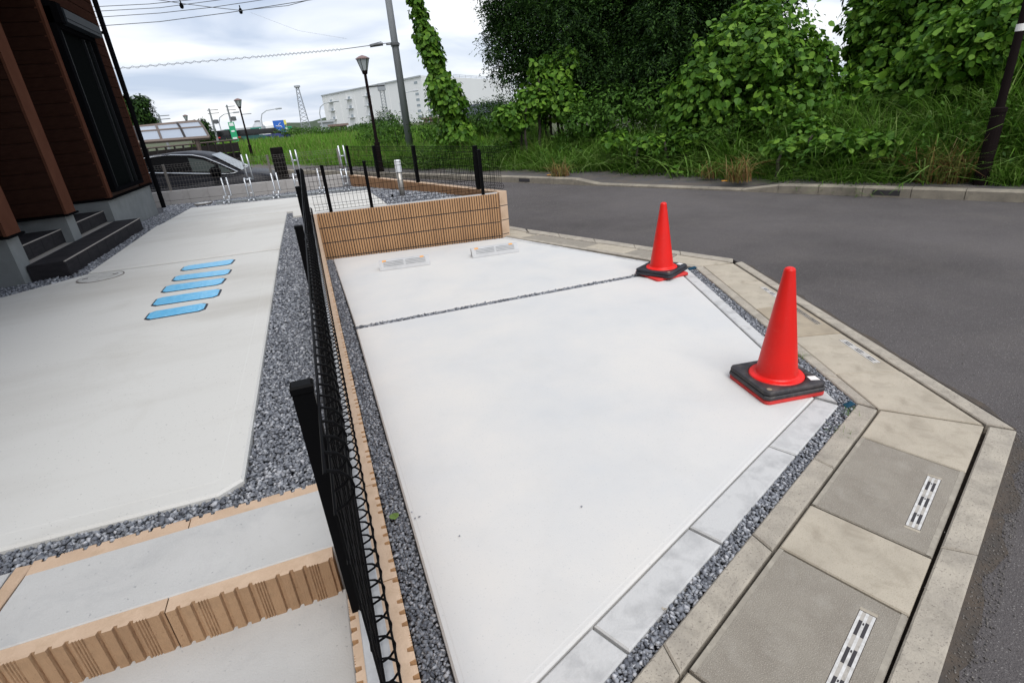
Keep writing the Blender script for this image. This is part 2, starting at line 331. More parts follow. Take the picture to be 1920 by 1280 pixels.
# ------------------------------------------------------------------ terrain
U = Vector((-0.4264, 0.9045)); NN = Vector((0.9045, 0.4264)); P0 = Vector((8.44, 4.23))   # far kerb: along it, away from the road
def kp(s, d): p = P0 + U * s + NN * d; return (p.x, p.y)
def sm(a, b, x): t = np.clip((x - a) / (b - a), 0, 1); return t * t * (3 - 2 * t)
def ground_h(x, y):
    x = np.asarray(x, float); y = np.asarray(y, float)
    d = (x - P0.x) * NN.x + (y - P0.y) * NN.y; s = (x - P0.x) * U.x + (y - P0.y) * U.y
    hi = 1.15 - 0.60 * sm(0.2, 2.9, s) - 0.30 * sm(9, 16, s)
    h = -0.12 + (hi + 0.12) * sm(0.55 + .35 * sm(2, 7, s), 3.0 + 1.5 * sm(3, 9, s), d) * (1 - sm(14, 30, d))
    pit = (1 - sm(-1.2, 0.2, x + 0.4 * (y - 13.4))) * sm(13.0, 13.15, y) * sm(-60, -40, x) * (1 - sm(40, 60, y))
    return h - 0.22 * pit
gx = np.concatenate([[-2500, -900, -300, -120, -60, -40, -30], np.arange(-22, 34, 0.5), [36, 40, 50, 70, 120, 300, 900, 2500]])
gy = np.concatenate([[-600, -100, -30, -12], np.arange(-6, 34, 0.5), [36, 40, 46, 52, 60, 80, 120, 200, 350, 700, 1500, 3000]])
GX, GY = np.meshgrid(gx, gy); GZ = ground_h(GX, GY)
nx, ny = len(gx), len(gy)
idx = np.arange(nx * ny).reshape(ny, nx)
F = np.stack([idx[:-1, :-1].ravel(), idx[:-1, 1:].ravel(), idx[1:, 1:].ravel(), idx[1:, :-1].ravel()], 1)
link('ground', npmesh('ground', np.stack([GX.ravel(), GY.ravel(), GZ.ravel()], 1), F, m_ground, True), kind='structure')

# road: one sheet between the two kerb lines, widening to the corner
road_poly = [(1.39, 0.565), (-1.6, -0.72), (-1.6, -6), (14.5, -6.0), kp(-6, 0.0), kp(20, 0), kp(42, -2.5), kp(42, -6.2), (-4.0, 25), (0.15, 13.6), (1.5, 10.9), (2.63, 7.65), (3.945, 4.30), (2.93, 1.235)]
b = B(); b.prism(road_poly, -0.10, -0.014); b.build('road', m_road, kind='structure')
b = B(); b.prism([(-2.0, 13.15), (-1.0, 13.15), (-1.2, 15.2), (-9, 18), (-9, 14.8)], -0.4, -0.30); b.build('neighbour_driveway', m_walk, kind='structure')

# ------------------------------------------------------------------ parking bay
BED = -0.06
b = B(); b.prism([(0, 0.3), (0.75, 0.62), (2.6, 1.6), (3.6, 4.3), (2.5, 7.2), (0, 7.5)], -0.11, BED); b.build('parking_base', m_soil, kind='structure')
def slab(name, poly, z, th, m, border=0.075, parent=None):
    b = B(); n = len(poly); bev = 0.008; zf = z if callable(z) else (lambda x, y: z)
    r1 = inset(poly, bev); r2 = inset(poly, border); r3 = inset(poly, border + 0.004)
    rings = [[(x, y, zf(x, y) - th) for x, y in poly], [(x, y, zf(x, y) - bev) for x, y in poly], [(x, y, zf(x, y)) for x, y in r1],
             [(x, y, zf(x, y)) for x, y in r2], [(x, y, zf(x, y) + 0.0007) for x, y in r3]]
    v = [p for r in rings for p in r]; f = []
    for k in range(len(rings) - 1):
        for i in range(n):
            j = (i + 1) % n; f.append((k * n + i, k * n + j, (k + 1) * n + j, (k + 1) * n + i))
    f.append(tuple((len(rings) - 1) * n + i for i in range(n)))
    b.add(v, f); return b.build(name, m, parent, kind='structure' if parent is None else None)
slab('parking_slab', [(0.10, 0.935), (2.375, 1.885), (3.262, 4.325), (0.115, 4.440)], 0.0, 0.1, m_conc, 0.022)
slab('parking_slab', [(0.117, 4.525), (3.258, 4.412), (2.30, 6.87), (0.088, 7.245)], 0.0, 0.1, m_conc, 0.022)

# pale edging blocks round the bay
edging = thing('block_edging', kind='structure')
def along(i0, i1, o0, o1, cuts, ztop, m, parent, name, gap=0.006, zbot=-0.1, bev=0.006):
    """strip between inner line i0-i1 and outer line o0-o1, cut at fractions"""
    res = []
    Ln = math.dist(i0, i1)
    for a, c in zip(cuts[:-1], cuts[1:]):
        g = gap / 2 / Ln
        poly = [lerp2(i0, i1, a + g), lerp2(o0, o1, a + g), lerp2(o0, o1, c - g), lerp2(i0, i1, c - g)]
        ar = sum(poly[i][0] * poly[(i + 1) % 4][1] - poly[(i + 1) % 4][0] * poly[i][1] for i in range(4))
        if ar < 0: poly.reverse()
        bb = B(); bb.prism(poly, zbot, ztop + random.uniform(-0.0015, 0.0015), bev); res.append(bb.build(name, m, parent))
    return res
along((0.11, 0.932), (2.385, 1.882), (0.17, 0.80), (2.435, 1.775), [-0.15, 0.205, 0.455, 0.755, 0.997], -0.003, m_edging, edging, 'edging_block', 0.012)
along((2.393, 1.893), (3.272, 4.318), (2.443, 1.79), (3.372, 4.30), [0.0, 0.2, 0.41, 0.62, 0.83, 1.0], -0.003, m_edging, edging, 'edging_block', 0.010)
along((3.268, 4.335), (2.30, 6.885), (3.345, 4.352), (2.375, 6.93), [0.0, 0.2, 0.4, 0.6, 0.8, 1.0], -0.003, m_edging, edging, 'edging_block', 0.010)

# ------------------------------------------------------------------ roadside gutter: kerb stones, lids with grates, outer kerb
gutter = thing('roadside_gutter', kind='structure')
GA, GB = (0.0, 0.585), (2.56, 1.65); HA, HB = (0.2, 0.18), (2.845, 1.32)          # lower run: inner and outer edge of the lids
def gl(p, q, t): return lerp2(p, q, t)
TIN = Vector((2.56 - 0.70, 1.65 - 0.86)).normalized(); TOUT = Vector((2.845 - 1.24, 1.32 - 0.62)).normalized()
def lin(d): return (2.56 - TIN.x * d, 1.65 - TIN.y * d)
def lout(d): return (2.845 - TOUT.x * d, 1.32 - TOUT.y * d)
b = B()
b.prism([(0.35, 0.50), (1.45, 0.42), (3.0, 1.25), (3.98, 4.3), (2.6, 7.7), (1.0, 12.6), (0.75, 12.5), (2.2, 7.3), (3.4, 4.4), (2.45, 1.70)][::1], -0.13, -0.055); b.build('gutter_bed', m_slot, gutter)
def grate(parent, c, ang, L, W, dirty=False):
    b = B(); ca, sa = math.cos(ang), math.sin(ang)
    def T(u, v): return (c[0] + u * ca - v * sa, c[1] + u * sa + v * ca)
    def bar(u0, u1, v0, v1, z0, z1, mi): b.prism([T(u0, v0), T(u1, v0), T(u1, v1), T(u0, v1)], z0, z1, 0, mi)
    w = W / 5
    for k in (-2, 0, 2): bar(-L / 2, L / 2, k * w - w * .46, k * w + w * .46, -0.01, 0.0012, 0)
    for k in (-1, 1):
        bar(-L / 2, L / 2, k * w - w * .53, k * w + w * .53, -0.012, 0.0006, 1)
        for u in (-0.33, -0.01, 0.31): bar((u - .085) * L, (u + .085) * L, k * w - w * .52, k * w + w * .52, -0.008, 0.0016, 2)
    for u in (-0.33, -0.01, 0.31): bar((u + .045) * L, (u + .07) * L, -w * .25, w * .25, 0.0, 0.0018, 2)
    bar(-L / 2 - .004, L / 2 + .004, -2.5 * w - .0015, 2.5 * w + .0015, -.02, .0003, 3)
    bar(L / 2 + .003, L / 2 + .016, -2.7 * w, 2.7 * w, -.01, .0007, 4); bar(-L / 2 - .016, -L / 2 - .003, -2.7 * w, 2.7 * w, -.01, .0007, 4)
    return b.build('grate', [m_gr, m_grgap, m_joint, m_slot, m_lid] if not dirty else [m_kerb, m_slot, m_joint, m_slot, m_lid], parent)
m_grgap = mat('grate_gap_dust', (0.42, 0.39, 0.35), 0.9, var=(0.22, 0.20, 0.17), scale=40, ramp=(.5, .8))
m_gr = mat('grate_bar', (0.66, 0.65, 0.63), 0.5, var=(0.46, 0.44, 0.41), scale=45)
def lid(poly, m, gr=None, dirty=False, z=-0.006):
    ar = sum(poly[i][0] * poly[(i + 1) % len(poly)][1] - poly[(i + 1) % len(poly)][0] * poly[i][1] for i in range(len(poly)))
    if ar < 0: poly = poly[::-1]
    z = z + random.uniform(-0.0015, 0.0015)
    o = thing('gutter_lid', parent=gutter, loc=(poly[0][0], poly[0][1], z)); ox, oy = poly[0]
    b = B(); b.prism([(x - ox, y - oy) for x, y in poly], -0.055, 0.0, 0.005)
    o2 = b.mesh('gutter_lid', m); C.objects.unlink(o); bpy.data.objects.remove(o)
    o = link('gutter_lid', o2, gutter, loc=(ox, oy, z))
    if len(poly) == 4 and m is m_lidg and not dirty:
        e0, e1, e2, e3 = [(x - ox, y - oy) for x, y in poly]; best = min(range(4), key=lambda i: 0)
        for p, q, r_, t_ in ((e0, e3, e1, e2), (e1, e2, e0, e3)):
            k = .010 / math.dist(p, r_); g_ = B(); g_.add([(*lerp2(p, r_, k * .3), .0006), (*lerp2(q, t_, k * .3), .0006), (*lerp2(q, t_, k * 1.9), .0006), (*lerp2(p, r_, k * 1.9), .0006)], [(0, 1, 2, 3)]); 
            if (Vector(g_.v[1]) - Vector(g_.v[0])).cross(Vector(g_.v[2]) - Vector(g_.v[1])).z < 0: g_.f = [(3, 2, 1, 0)]
            g_.build('lid_lip', m_lip, o)
    if gr: grate(o, (gr[0] - ox, gr[1] - oy), gr[2], gr[3], gr[4], dirty)
    return o
ANG = math.atan2(TOUT.y, TOUT.x)
# lower run, distances measured back from the mitred corner
cin = [0.0, 0.318, 0.966, 1.285, 1.95, 2.27, 2.6]; cout = [0.0, 0.475, 1.118, 1.445, 2.10, 2.42, 2.75]
mats_l = [m_lid, m_lidg, m_lid, m_lidg, m_lid, m_lidg]
for i in range(6):
    g = 0.005 if i else 0.003
    poly = [lin(cin[i] + g + .012 * 0), lout(cout[i] + g), lout(cout[i + 1] - g), lin(cin[i + 1] - g)]
    k = Vector((TIN.y, -TIN.x)) * 0.011                      # gap beside the inner kerb
    poly[0] = (poly[0][0] + k.x, poly[0][1] + k.y); poly[3] = (poly[3][0] + k.x, poly[3][1] + k.y)
    gr = None
    if i == 1: gr = (2.082, 1.082, ANG + 0.01, 0.39, 0.047)
    if i == 3: gr = (1.235, 0.720, ANG + 0.01, 0.39, 0.047)
    lid(poly, mats_l[i], gr)
# diagonal run
DI0, DI1 = (2.56, 1.65), (3.545, 4.275); DO0, DO1 = (2.848, 1.325), (3.838, 4.185)
dcuts_i = [0.0, 0.145, 0.345, 0.55, 0.775, 1.0]; dcuts_o = [0.0, 0.195, 0.392, 0.60, 0.80, 1.0]
for i in range(5):
    g = 0.0012
    poly = [lerp2(DI0, DI1, dcuts_i[i] + g), lerp2(DO0, DO1, dcuts_o[i] + g), lerp2(DO0, DO1, dcuts_o[i + 1] - g), lerp2(DI0, DI1, dcuts_i[i + 1] - g)]
    poly[0] = (poly[0][0] + .004, poly[0][1]); poly[3] = (poly[3][0] + .004, poly[3][1])
    a2 = math.atan2(4.185 - 1.325, 3.838 - 2.848)
    gr = {1: (3.09, 2.19, a2, 0.36, 0.042), 2: (3.30, 2.80, a2, 0.36, 0.042), 3: (3.47, 3.30, a2, 0.36, 0.042)}.get(i)
    lid(poly, m_lid if i != 2 else mat('lid_beige_dark', (0.40, 0.335, 0.245), 0.9, var=(0.30, 0.25, 0.185), scale=5, bump=0.2, bscale=160), gr, dirty=(i == 2))
# run along the road towards the back
EI0, EI1 = (3.54, 4.29), (2.44, 7.02); EO0, EO1 = (3.835, 4.21), (2.72, 6.95)
ec = [0.0, 0.135, 0.33, 0.525, 0.715, 0.91, 1.0]; eo = [0.0, 0.21, 0.38, 0.57, 0.75, 0.92, 1.03]
em = [m_lid, m_lidg, m_lid, m_lidg, m_lidg, m_lid]
a3 = math.atan2(EO1[1] - EO0[1], EO1[0] - EO0[0])
for i in range(6):
    g = 0.0012
    poly = [lerp2(EI0, EI1, ec[i] + g), lerp2(EO0, EO1, eo[i] + g), lerp2(EO0, EO1, eo[i + 1] - g), lerp2(EI0, EI1, ec[i + 1] - g)]
    gr = {1: (3.56, 4.93, a3, 0.3, 0.045), 3: (3.13, 5.97, a3, 0.34, 0.05), 4: (2.93, 6.47, a3, 0.34, 0.05), 5: (2.745, 6.86, a3, 0.2, 0.05)}.get(i)
    lid(poly, em[i], gr, dirty=True)
along((2.435, 7.04), (0.80, 12.4), (2.72, 7.02), (1.05, 12.45), [i / 9 for i in range(10)], -0.006, m_lid, gutter, 'gutter_lid')
# inner kerb
along((0.16, 0.73), (2.52, 1.735), (0.13, 0.62), (2.556, 1.648), [0, 0.25, 0.5, 0.75, 0.997], -0.002, m_kerb, gutter, 'kerb_stone', 0.004)
along((2.525, 1.748), (3.452, 4.288), (2.562, 1.662), (3.538, 4.275), [0.0, 0.12, 0.36, 0.6, 0.8, 1.0], -0.002, m_kerb, gutter, 'kerb_stone', 0.004)
along((3.45, 4.30), (2.385, 6.97), (3.532, 4.29), (2.432, 7.02), [0.0, 0.25, 0.5, 0.75, 1.0], -0.002, m_kerb, gutter, 'kerb_stone', 0.004)
# outer kerb beside the road
along((0.32, 0.215), (2.862, 1.308), (0.42, 0.145), (2.925, 1.228), [0, 0.3, 0.62, 0.997], -0.002, m_kerb, gutter, 'kerb_stone', 0.004)
along((2.866, 1.322), (3.852, 4.175), (2.932, 1.24), (3.942, 4.18), [0.0, 0.25, 0.5, 0.75, 1.0], -0.002, m_kerb, gutter, 'kerb_stone', 0.004)
along((3.848, 4.20), (2.735, 6.95), (3.94, 4.30), (2.80, 7.2), [0.0, 0.2, 0.4, 0.6, 0.8, 1.0], -0.002, m_kerb, gutter, 'kerb_stone', 0.004)
along((2.735, 6.99), (1.065, 12.45), (2.79, 7.23), (1.14, 12.5), [i / 6 for i in range(7)], -0.002, m_kerb, gutter, 'kerb_stone', 0.004)

# ------------------------------------------------------------------ gravel
def rock_variants(n=7):
    res = []
    base = np.array([(1, 0, 0), (-1, 0, 0), (0, 1, 0), (0, -1, 0), (0, 0, 1), (0, 0, -1), (.65, .65, .5), (-.65, .6, -.5), (.6, -.65, -.5), (-.6, -.6, .55)], float)
    import bmesh
    for _ in range(n):
        P = base * (0.75 + 0.5 * rng.random((10, 1))) + rng.normal(0, .12, (10, 3)); P *= np.array([1.25, .95, .68])
        bm = bmesh.new()
        for p in P: bm.verts.new(p)
        r = bmesh.ops.convex_hull(bm, input=bm.verts); bmesh.ops.triangulate(bm, faces=bm.faces)
        bmesh.ops.delete(bm, geom=[v for v in bm.verts if not v.link_faces], context='VERTS')
        bm.verts.index_update(); res.append((np.array([v.co[:] for v in bm.verts]), np.array([[v.index for v in f.verts] for f in bm.faces]))); bm.free()
    return res
ROCKS = rock_variants()
def gravel(name, polys, size, spacing, zf, layers=2, jz=0.006, parent=None, m=None):
    Vs, Fs, off = [], [], 0
    for poly in polys:
        p = np.array(poly); lo, hi = p.min(0), p.max(0)
        for ly in range(layers):
            X, Y = np.meshgrid(np.arange(lo[0], hi[0], spacing), np.arange(lo[1], hi[1], spacing))
            Q = np.stack([X.ravel(), Y.ravel()], 1) + rng.uniform(-.6, .6, (X.size, 2)) * spacing
            Q = Q[in_poly(Q, poly)]
            n = len(Q)
            if not n: continue
            which = rng.integers(0, len(ROCKS), n)
            for vi, (rv, rf) in enumerate(ROCKS):
                q = Q[which == vi]; k = len(q)
                if not k: continue
                s = size * rng.uniform(.6, 1.25, k) * np.where(rng.random(k) < .06, 1.35, 1)
                a = rng.uniform(0, 6.283, k); tl = rng.normal(0, .28, (k, 2))
                ca, sa = np.cos(a), np.sin(a)
                v = rv[None] * s[:, None, None]
                x = v[..., 0] * ca[:, None] - v[..., 1] * sa[:, None]; y = v[..., 0] * sa[:, None] + v[..., 1] * ca[:, None]; z = v[..., 2] + x * tl[:, :1] + y * tl[:, 1:]
                zz = zf(q[:, 0], q[:, 1]) if callable(zf) else np.full(k, zf)
                zz = zz + rng.uniform(-jz, jz, k) - (layers - 1 - ly) * size * .8
                V = np.stack([x + q[:, :1], y + q[:, 1:], z + zz[:, None]], -1).reshape(-1, 3)
                Vs.append(V); Fs.append((rf[None] + (np.arange(k) * len(rv))[:, None, None] + off).reshape(-1, 3)); off += len(V)
    return link(name, npmesh(name, np.concatenate(Vs), np.concatenate(Fs), m or m_stone), parent, kind='stuff')

yz = lambda x, y: 0.5 - 0.03 * np.maximum(0, np.asarray(y) - 8.6) + 0.06 * np.clip((5.8 - np.asarray(y)) / 4.1, 0, 1.3)          # top of the yard slabs
gz = lambda x, y: yz(x, y) - 0.030 + .012 * np.clip((2.2 - np.asarray(y)) / .6, 0, 1)
fz = lambda x, y: float(yz(x, y))
gravel('bay_gravel', [[(0.004, 0.5), (0.10, 0.6), (0.098, 3.2), (0.004, 3.2)]], 0.0078, 0.0122, -0.024)
gravel('bay_gravel', [[(0.004, 3.2), (0.10, 3.2), (0.085, 7.25), (0.003, 7.33)], [(0.0, 7.24), (2.3, 6.86), (2.36, 6.96), (0, 7.33)]], 0.0098, 0.0155, -0.024)
gravel('bay_gravel', [[(0.115, 4.442), (3.26, 4.327), (3.257, 4.408), (0.117, 4.522)]], 0.0095, 0.0145, -0.011)
gravel('roadside_gravel', [[(0.16, 0.735), (2.52, 1.735), (3.45, 4.29), (3.37, 4.30), (2.445, 1.78), (0.17, 0.80)]], 0.0080, 0.0122, -0.017)
gravel('yard_gravel', [[(-0.40, 1.53), (-0.13, 1.54), (-0.13, 3.2), (-.41, 3.2)], [(-3.2, 1.50), (-0.40, 1.53), (-0.40, 1.67), (-0.47, 1.635), (-3.2, 1.72)]], 0.0080, 0.0125, gz)
gravel('yard_gravel', [[(-0.41, 3.2), (-0.13, 3.2), (-0.13, 7.98), (-0.30, 8.0), (-0.31, 8.50), (-0.40, 8.52), (-0.42, 5.8)]], 0.0102, 0.0165, gz)
gravel('house_side_gravel', [[(-3.3, 5.0), (-2.6, 5.5), (-2.14, 6.03), (-2.14, 8.9), (-2.12, 11.7), (-2.6, 11.75), (-2.62, 9.05), (-2.30, 9.02), (-2.32, 6.18), (-3.3, 6.1)]], 0.013, 0.022, gz)
gravel('back_gravel', [[(-2.95, 13.2), (-2.6, 11.6), (-2.1, 11.5), (-2.1, 11.6), (1.02, 10.6), (1.0, 7.25), (2.32, 7.1), (0.82, 12.45)], [(-2.14, 8.90), (-.4, 8.5), (-.4, 8.55), (-2.14, 8.95)], [(-2.14, 5.985), (-.42, 5.805), (-.42, 5.855), (-2.14, 6.045)]], 0.018, 0.033, gz)

# grit and dirt washed along the road edge of the gutter
def dirt(name, a, c, wmax, n=60):
    a, c = Vector(a), Vector(c); t = (c - a).normalized(); nn = Vector((t.y, -t.x)); top, bot = [], []
    for i in range(n + 1):
        p = a + (c - a) * i / n; wv = wmax * (.35 + .35 * math.sin(i * .37) ** 2 + random.uniform(0, .4)) * min(1, i / 3, (n - i) / 3 + .1)
        top.append((p.x - nn.x * .01, p.y - nn.y * .01, -.0105)); bot.append((p.x + nn.x * wv, p.y + nn.y * wv, -.0125))
    b = B(); b.add(top + bot, [(i + 1, i, n + 1 + i, n + 2 + i) for i in range(n)]); return b.build(name, m_dirt, kind='stuff')
dirt('roadside_dirt', (0.42, 0.145), (2.93, 1.235), .075); dirt('roadside_dirt', (3.945, 4.20), (2.935, 1.24), -.05)
gravel('roadside_grit', [[(0.45, 0.14), (0.47, 0.06), (2.98, 1.17), (2.94, 1.23)]], .0028, .013, -.0105, 1, .001, m=m_grit)
gravel('road_grit', [[(2.95, 1.2), (3.02, 1.1), (4.15, 4.2), (3.96, 4.3)], [(0.6, .0), (1.2, -.4), (4.5, 2.0), (4.0, 3.6)]], .0024, .09, -.0115, 1, .001, m=m_grit)

# ------------------------------------------------------------------ yard: base, slabs, low block walls
b = B(); b.prism([(-8, 1.48), (-0.13, 1.52), (-0.06, 7.4), (2.36, 7.05), (0.86, 12.45), (-6.5, 13.9), (-8, 13.9)], -0.1, lambda x, y: float(yz(x, y)) - 0.05); b.build('yard_base', m_soil, kind='structure')
slab('yard_slab', [(-0.405, 1.68), (-0.415, 5.80), (-2.14, 5.98), (-2.6, 5.50), (-3.3, 4.85), (-3.3, 1.71), (-0.475, 1.628)], fz, 0.08, m_concy)
slab('yard_slab', [(-0.415, 5.86), (-0.385, 8.49), (-2.13, 8.90), (-2.14, 6.045)], 0.5, 0.08, m_concy, 0.06)
fz = lambda x, y: float(yz(x, y))
slab('yard_slab', [(-2.12, 8.955), (-0.33, 8.555), (0.985, 8.40), (0.985, 10.55), (-2.12, 11.45)], fz, 0.08, m_concy, 0.06)
slab('yard_slab', [(-0.30, 8.03), (-0.135, 8.0), (-0.135, 7.48), (0.98, 7.36), (0.985, 8.375), (-0.31, 8.525)], fz, 0.08, m_concy, 0.02)

def rib_block(L=0.392, H=0.182, T=0.12, pitch=0.0327, gw=0.011, gd=0.013, both=True, skip=True):
    n = int(round(L / pitch)); p = L / n; front = []
    for i in range(n):
        x0 = i * p; front += [(x0, 0)]
        if i % 4 == 2 and skip:
            for q in range(1, 5): xq = x0 + p * q / 5; front += [(xq - .002, 0), (xq, .0035), (xq + .002, 0)]
        else: front += [(x0 + p - gw - .003, 0), (x0 + p - gw, gd), (x0 + p - .002, gd)]
    front.append((L, 0)); front[-2] = (L - .0015, gd)
    back = [(x, T - y) for x, y in front] if both else [(0, T), (L, T)]
    poly = front + back[::-1]
    # keep polygon valid
    b = B(); k = len(poly); v = [(x, y, 0) for x, y in poly] + [(x, y, H) for x, y in poly]
    f = [(i, (i + 1) % k, k + (i + 1) % k, k + i) for i in range(k)]
    # caps: strips between front and back outline
    nf = len(front); fr = list(range(nf)); bk = [k - 1 - i for i in range(nf)] if both else None
    if both:
        for i in range(nf - 1):
            f.append((bk[i], bk[i + 1], fr[i + 1], fr[i]))
    else:
        f.append(tuple(range(k - 1, -1, -1)))
    b.add(v, f)
    b.f += [(k + fr[i], k + fr[i + 1], k + bk[i + 1], k + bk[i]) for i in range(nf - 1)] if both else [tuple(range(k, 2 * k))]
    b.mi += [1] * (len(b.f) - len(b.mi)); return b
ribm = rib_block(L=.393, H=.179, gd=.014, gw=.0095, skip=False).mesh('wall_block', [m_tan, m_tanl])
m_tanr = mat('riser_tan_block', (0.44, 0.275, 0.155), 0.85, var=(0.35, 0.21, 0.115), scale=5, bump=0.35, bscale=120, stretch=(1, 1, 0.25), speck=(0.27, 0.15, 0.08), speck_scale=130, speck_at=0.7, stain=((0.29, 0.18, 0.10), 16, .5, .75, .7))
ribm_riser = rib_block(pitch=.0327, gd=.0095, gw=.0095).mesh('riser_block', [m_tanr, m_tanl])
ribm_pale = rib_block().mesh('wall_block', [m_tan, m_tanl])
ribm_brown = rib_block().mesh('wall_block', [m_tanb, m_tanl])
smb = B(); smb.prism([(0, 0), (.392, 0), (.392, .12), (0, .12)], 0, .182, .003); smoothm = smb.mesh('wall_block', m_tanl)
smb = B(); smb.prism([(0, 0), (.392, 0), (.392, .12), (0, .12)], 0, .186, .003); whitem = smb.mesh('wall_block', m_whiteb)
def block_wall(root, start, ang, n, ztop, rows, me, flip=False, jn='mortar', first_pale=False):
    """blocks in stack bond along ang; front face on the right-hand side of the direction"""
    ca, sa = math.cos(ang), math.sin(ang)
    for r in range(rows):
        for i in range(n):
            mm = smoothm if (first_pale and i == 0) else me
            o = link('wall_block', mm, root, loc=(start[0] + ca * (i * .395 + .0015) + 0, start[1] + sa * (i * .395 + .0015), ztop - .182 - r * .193), rz=ang)
    Lw = n * .395; j = B(); cx = [(0.004, .013), (Lw - .006, .013), (Lw - .006, .107), (0.004, .107)]
    j.prism([(start[0] + x * ca - y * sa, start[1] + x * sa + y * ca) for x, y in cx], ztop - rows * .193, ztop - .006); j.build(jn, m_joint, root)
# wall under the long fence: right face at x = 0
wl = thing('low_block_wall', 'long low tan block wall carrying the black fence between yard and parking bay', 'wall', (0, 0, 0))
block_wall(wl, (0.0, -0.55), math.pi / 2, 20, 0.58, 4, ribm_pale)
b = B(); b.prism([(-0.100, -0.545), (-0.046, -0.545), (-0.046, 7.28), (-0.100, 7.28)], 0.56, 0.5835, .002); b.build('core_fill', m_core, wl)
# far wall of the bay
AW = math.atan2(6.985 - 7.335, 2.355)
wf = thing('low_block_wall', 'ribbed orange tan block wall across the end of the parking bay', 'wall', (0, 0, 0))
block_wall(wf, (0.002, 7.337), AW, 6, 0.58, 4, ribm)
ca, sa = math.cos(AW), math.sin(AW)
b = B(); b.prism([(0.0 + x * ca - y * sa, 7.337 + x * sa + y * ca) for x, y in ((0.0, 0.03), (2.365, 0.03), (2.365, .095), (0.0, .095))], 0.56, 0.584, .002); b.build('core_fill', m_core, wf)
# wall beside the road
AS = math.atan2(5.56, -1.6)
ws = thing('low_block_wall', 'brown block wall with smooth end blocks running beside the road', 'wall', (0, 0, 0))
block_wall(ws, (2.475, 7.02), AS, 14, 0.595, 4, ribm_brown, first_pale=True)
# pale wall at the back
AN = math.atan2(12.46 - 13.25, 0.81 + 2.93)
wn = thing('low_block_wall', 'pale grey concrete block wall behind the bicycle rack', 'wall', (0, 0, 0))
block_wall(wn, (-6.25, 13.95 + 0.0), AN, 18, 0.605, 4, whitem)
# steps at the near left: capped ribbed blocks with concrete treads
st = thing('garden_steps', 'concrete garden steps with ribbed tan block risers at lower left', 'steps', (0, 0, 0))
for i in range(8):
    link('riser_block', ribm_riser, st, loc=(-0.145 - .395 * (i + 1), 1.185, 0.558 - .182), rz=0)
for i in range(2):
    link('riser_block', ribm_pale, st, loc=(-0.142 - .395 * (i + 1), 1.422, 0.560 - .182), rz=0)
b = B(); b.prism([(-0.992, 1.30), (-0.958, 1.30), (-0.934, 1.535), (-0.975, 1.54)], .40, .5585, .003); b.build('riser_block', m_tanl, st)
b = B(); b.prism([(-0.953, 1.233), (-0.137, 1.233), (-0.137, 1.502), (-0.932, 1.486)], 0.4, 0.5615, .003); b.build('tread', m_tread, st)
b = B(); b.prism([(-3.3, 1.233), (-0.997, 1.233), (-0.985, 1.53), (-3.3, 1.49)], 0.4, 0.555, .003); b.build('tread', m_tread, st)
b = B(); b.prism([(-3.3, 0.2), (-0.137, 0.2), (-0.137, 1.200), (-3.3, 1.200)], 0.1, 0.435, .003); b.build('tread', m_tread, st)

# ------------------------------------------------------------------ mesh fences
def mesh_panel(p0, p1, z0, z1, out, m, parent, sides=4, r=0.0021, pitch=0.05, bulge=0.034):
    """welded wire panel from p0 to p1; wires bent outwards at top and bottom"""
    a, c = Vector((*p0, 0)), Vector((*p1, 0)); Ln = (c - a).length; t = (c - a) / Ln; o = Vector((t.y, -t.x, 0)) * out
    b = B(); hb = 0.075
    prof = [(0, z1), (.55, z1 - hb * .10), (.92, z1 - hb * .3), (1, z1 - hb * .5), (.92, z1 - hb * .7), (.55, z1 - hb * .9), (0, z1 - hb), (0, z0 + hb), (.55, z0 + hb * .9), (.92, z0 + hb * .7), (1, z0 + hb * .5), (.92, z0 + hb * .3), (.55, z0 + hb * .1), (0, z0)]
    n = int(Ln / pitch)
    for i in range(n + 1):
        q = a + t * min(Ln, i * pitch + .01)
        b.path([q + o * (bulge * k) + Vector((0, 0, z)) for k, z in prof], r, sides, False)
    hs = [z1, z1 - hb] + [z1 - hb - (z1 - z0 - 2 * hb) * k / 4 for k in (1, 2, 3)] + [z0 + hb, z0]
    for z in hs: b.path([a + Vector((0, 0, z)), c + Vector((0, 0, z))], r * 1.15, sides)
    for z in (z1 - hb * .5, z0 + hb * .5): b.path([a + o * (bulge - .003) + Vector((0, 0, z)), c + o * (bulge - .003) + Vector((0, 0, z))], r, sides)
    return b.build('mesh_panel', m, parent)
def post(p, z0, z1, ang, m, parent, wx=0.039, wy=0.032):
    b = B(); ca, sa = math.cos(ang), math.sin(ang)
    pl = [(p[0] + x * ca - y * sa, p[1] + x * sa + y * ca) for x, y in ((-wx / 2, -wy / 2), (wx / 2, -wy / 2), (wx / 2, wy / 2), (-wx / 2, wy / 2))]
    b.prism(pl, z0, z1 - .012, .002); o = b.build('post', m, parent)
    b = B(); b.prism(inset(pl, -.0015), z1 - .012, z1 + .004, .004); b.build('post_cap', m, o); return o
fl = thing('mesh_fence', 'long black wire mesh fence standing between yard and parking bay', 'fence')
for y in (0.985, 2.85, 4.87, 6.90): post((-0.093, y), 0.56, 1.158, 0, m_black, fl)
mesh_panel((-0.066, 0.69), (-0.066, 2.70), 0.605, 1.145, 1, m_black, fl, 6, .0026)
mesh_panel((-0.066, 2.71), (-0.066, 4.75), 0.605, 1.145, 1, m_black, fl, 5)
mesh_panel((-0.066, 4.76), (-0.066, 7.36), 0.605, 1.145, 1, m_black, fl, 4)
for y in (2.705, 4.755):
    for z in (1.11, .66): b = B(); b.box((-0.07, y, z), (.012, .05, .014)); b.build('panel_clip', m_black, fl)
ff = thing('mesh_fence', 'short black wire mesh fence on the ribbed wall behind the wheel stops', 'fence')
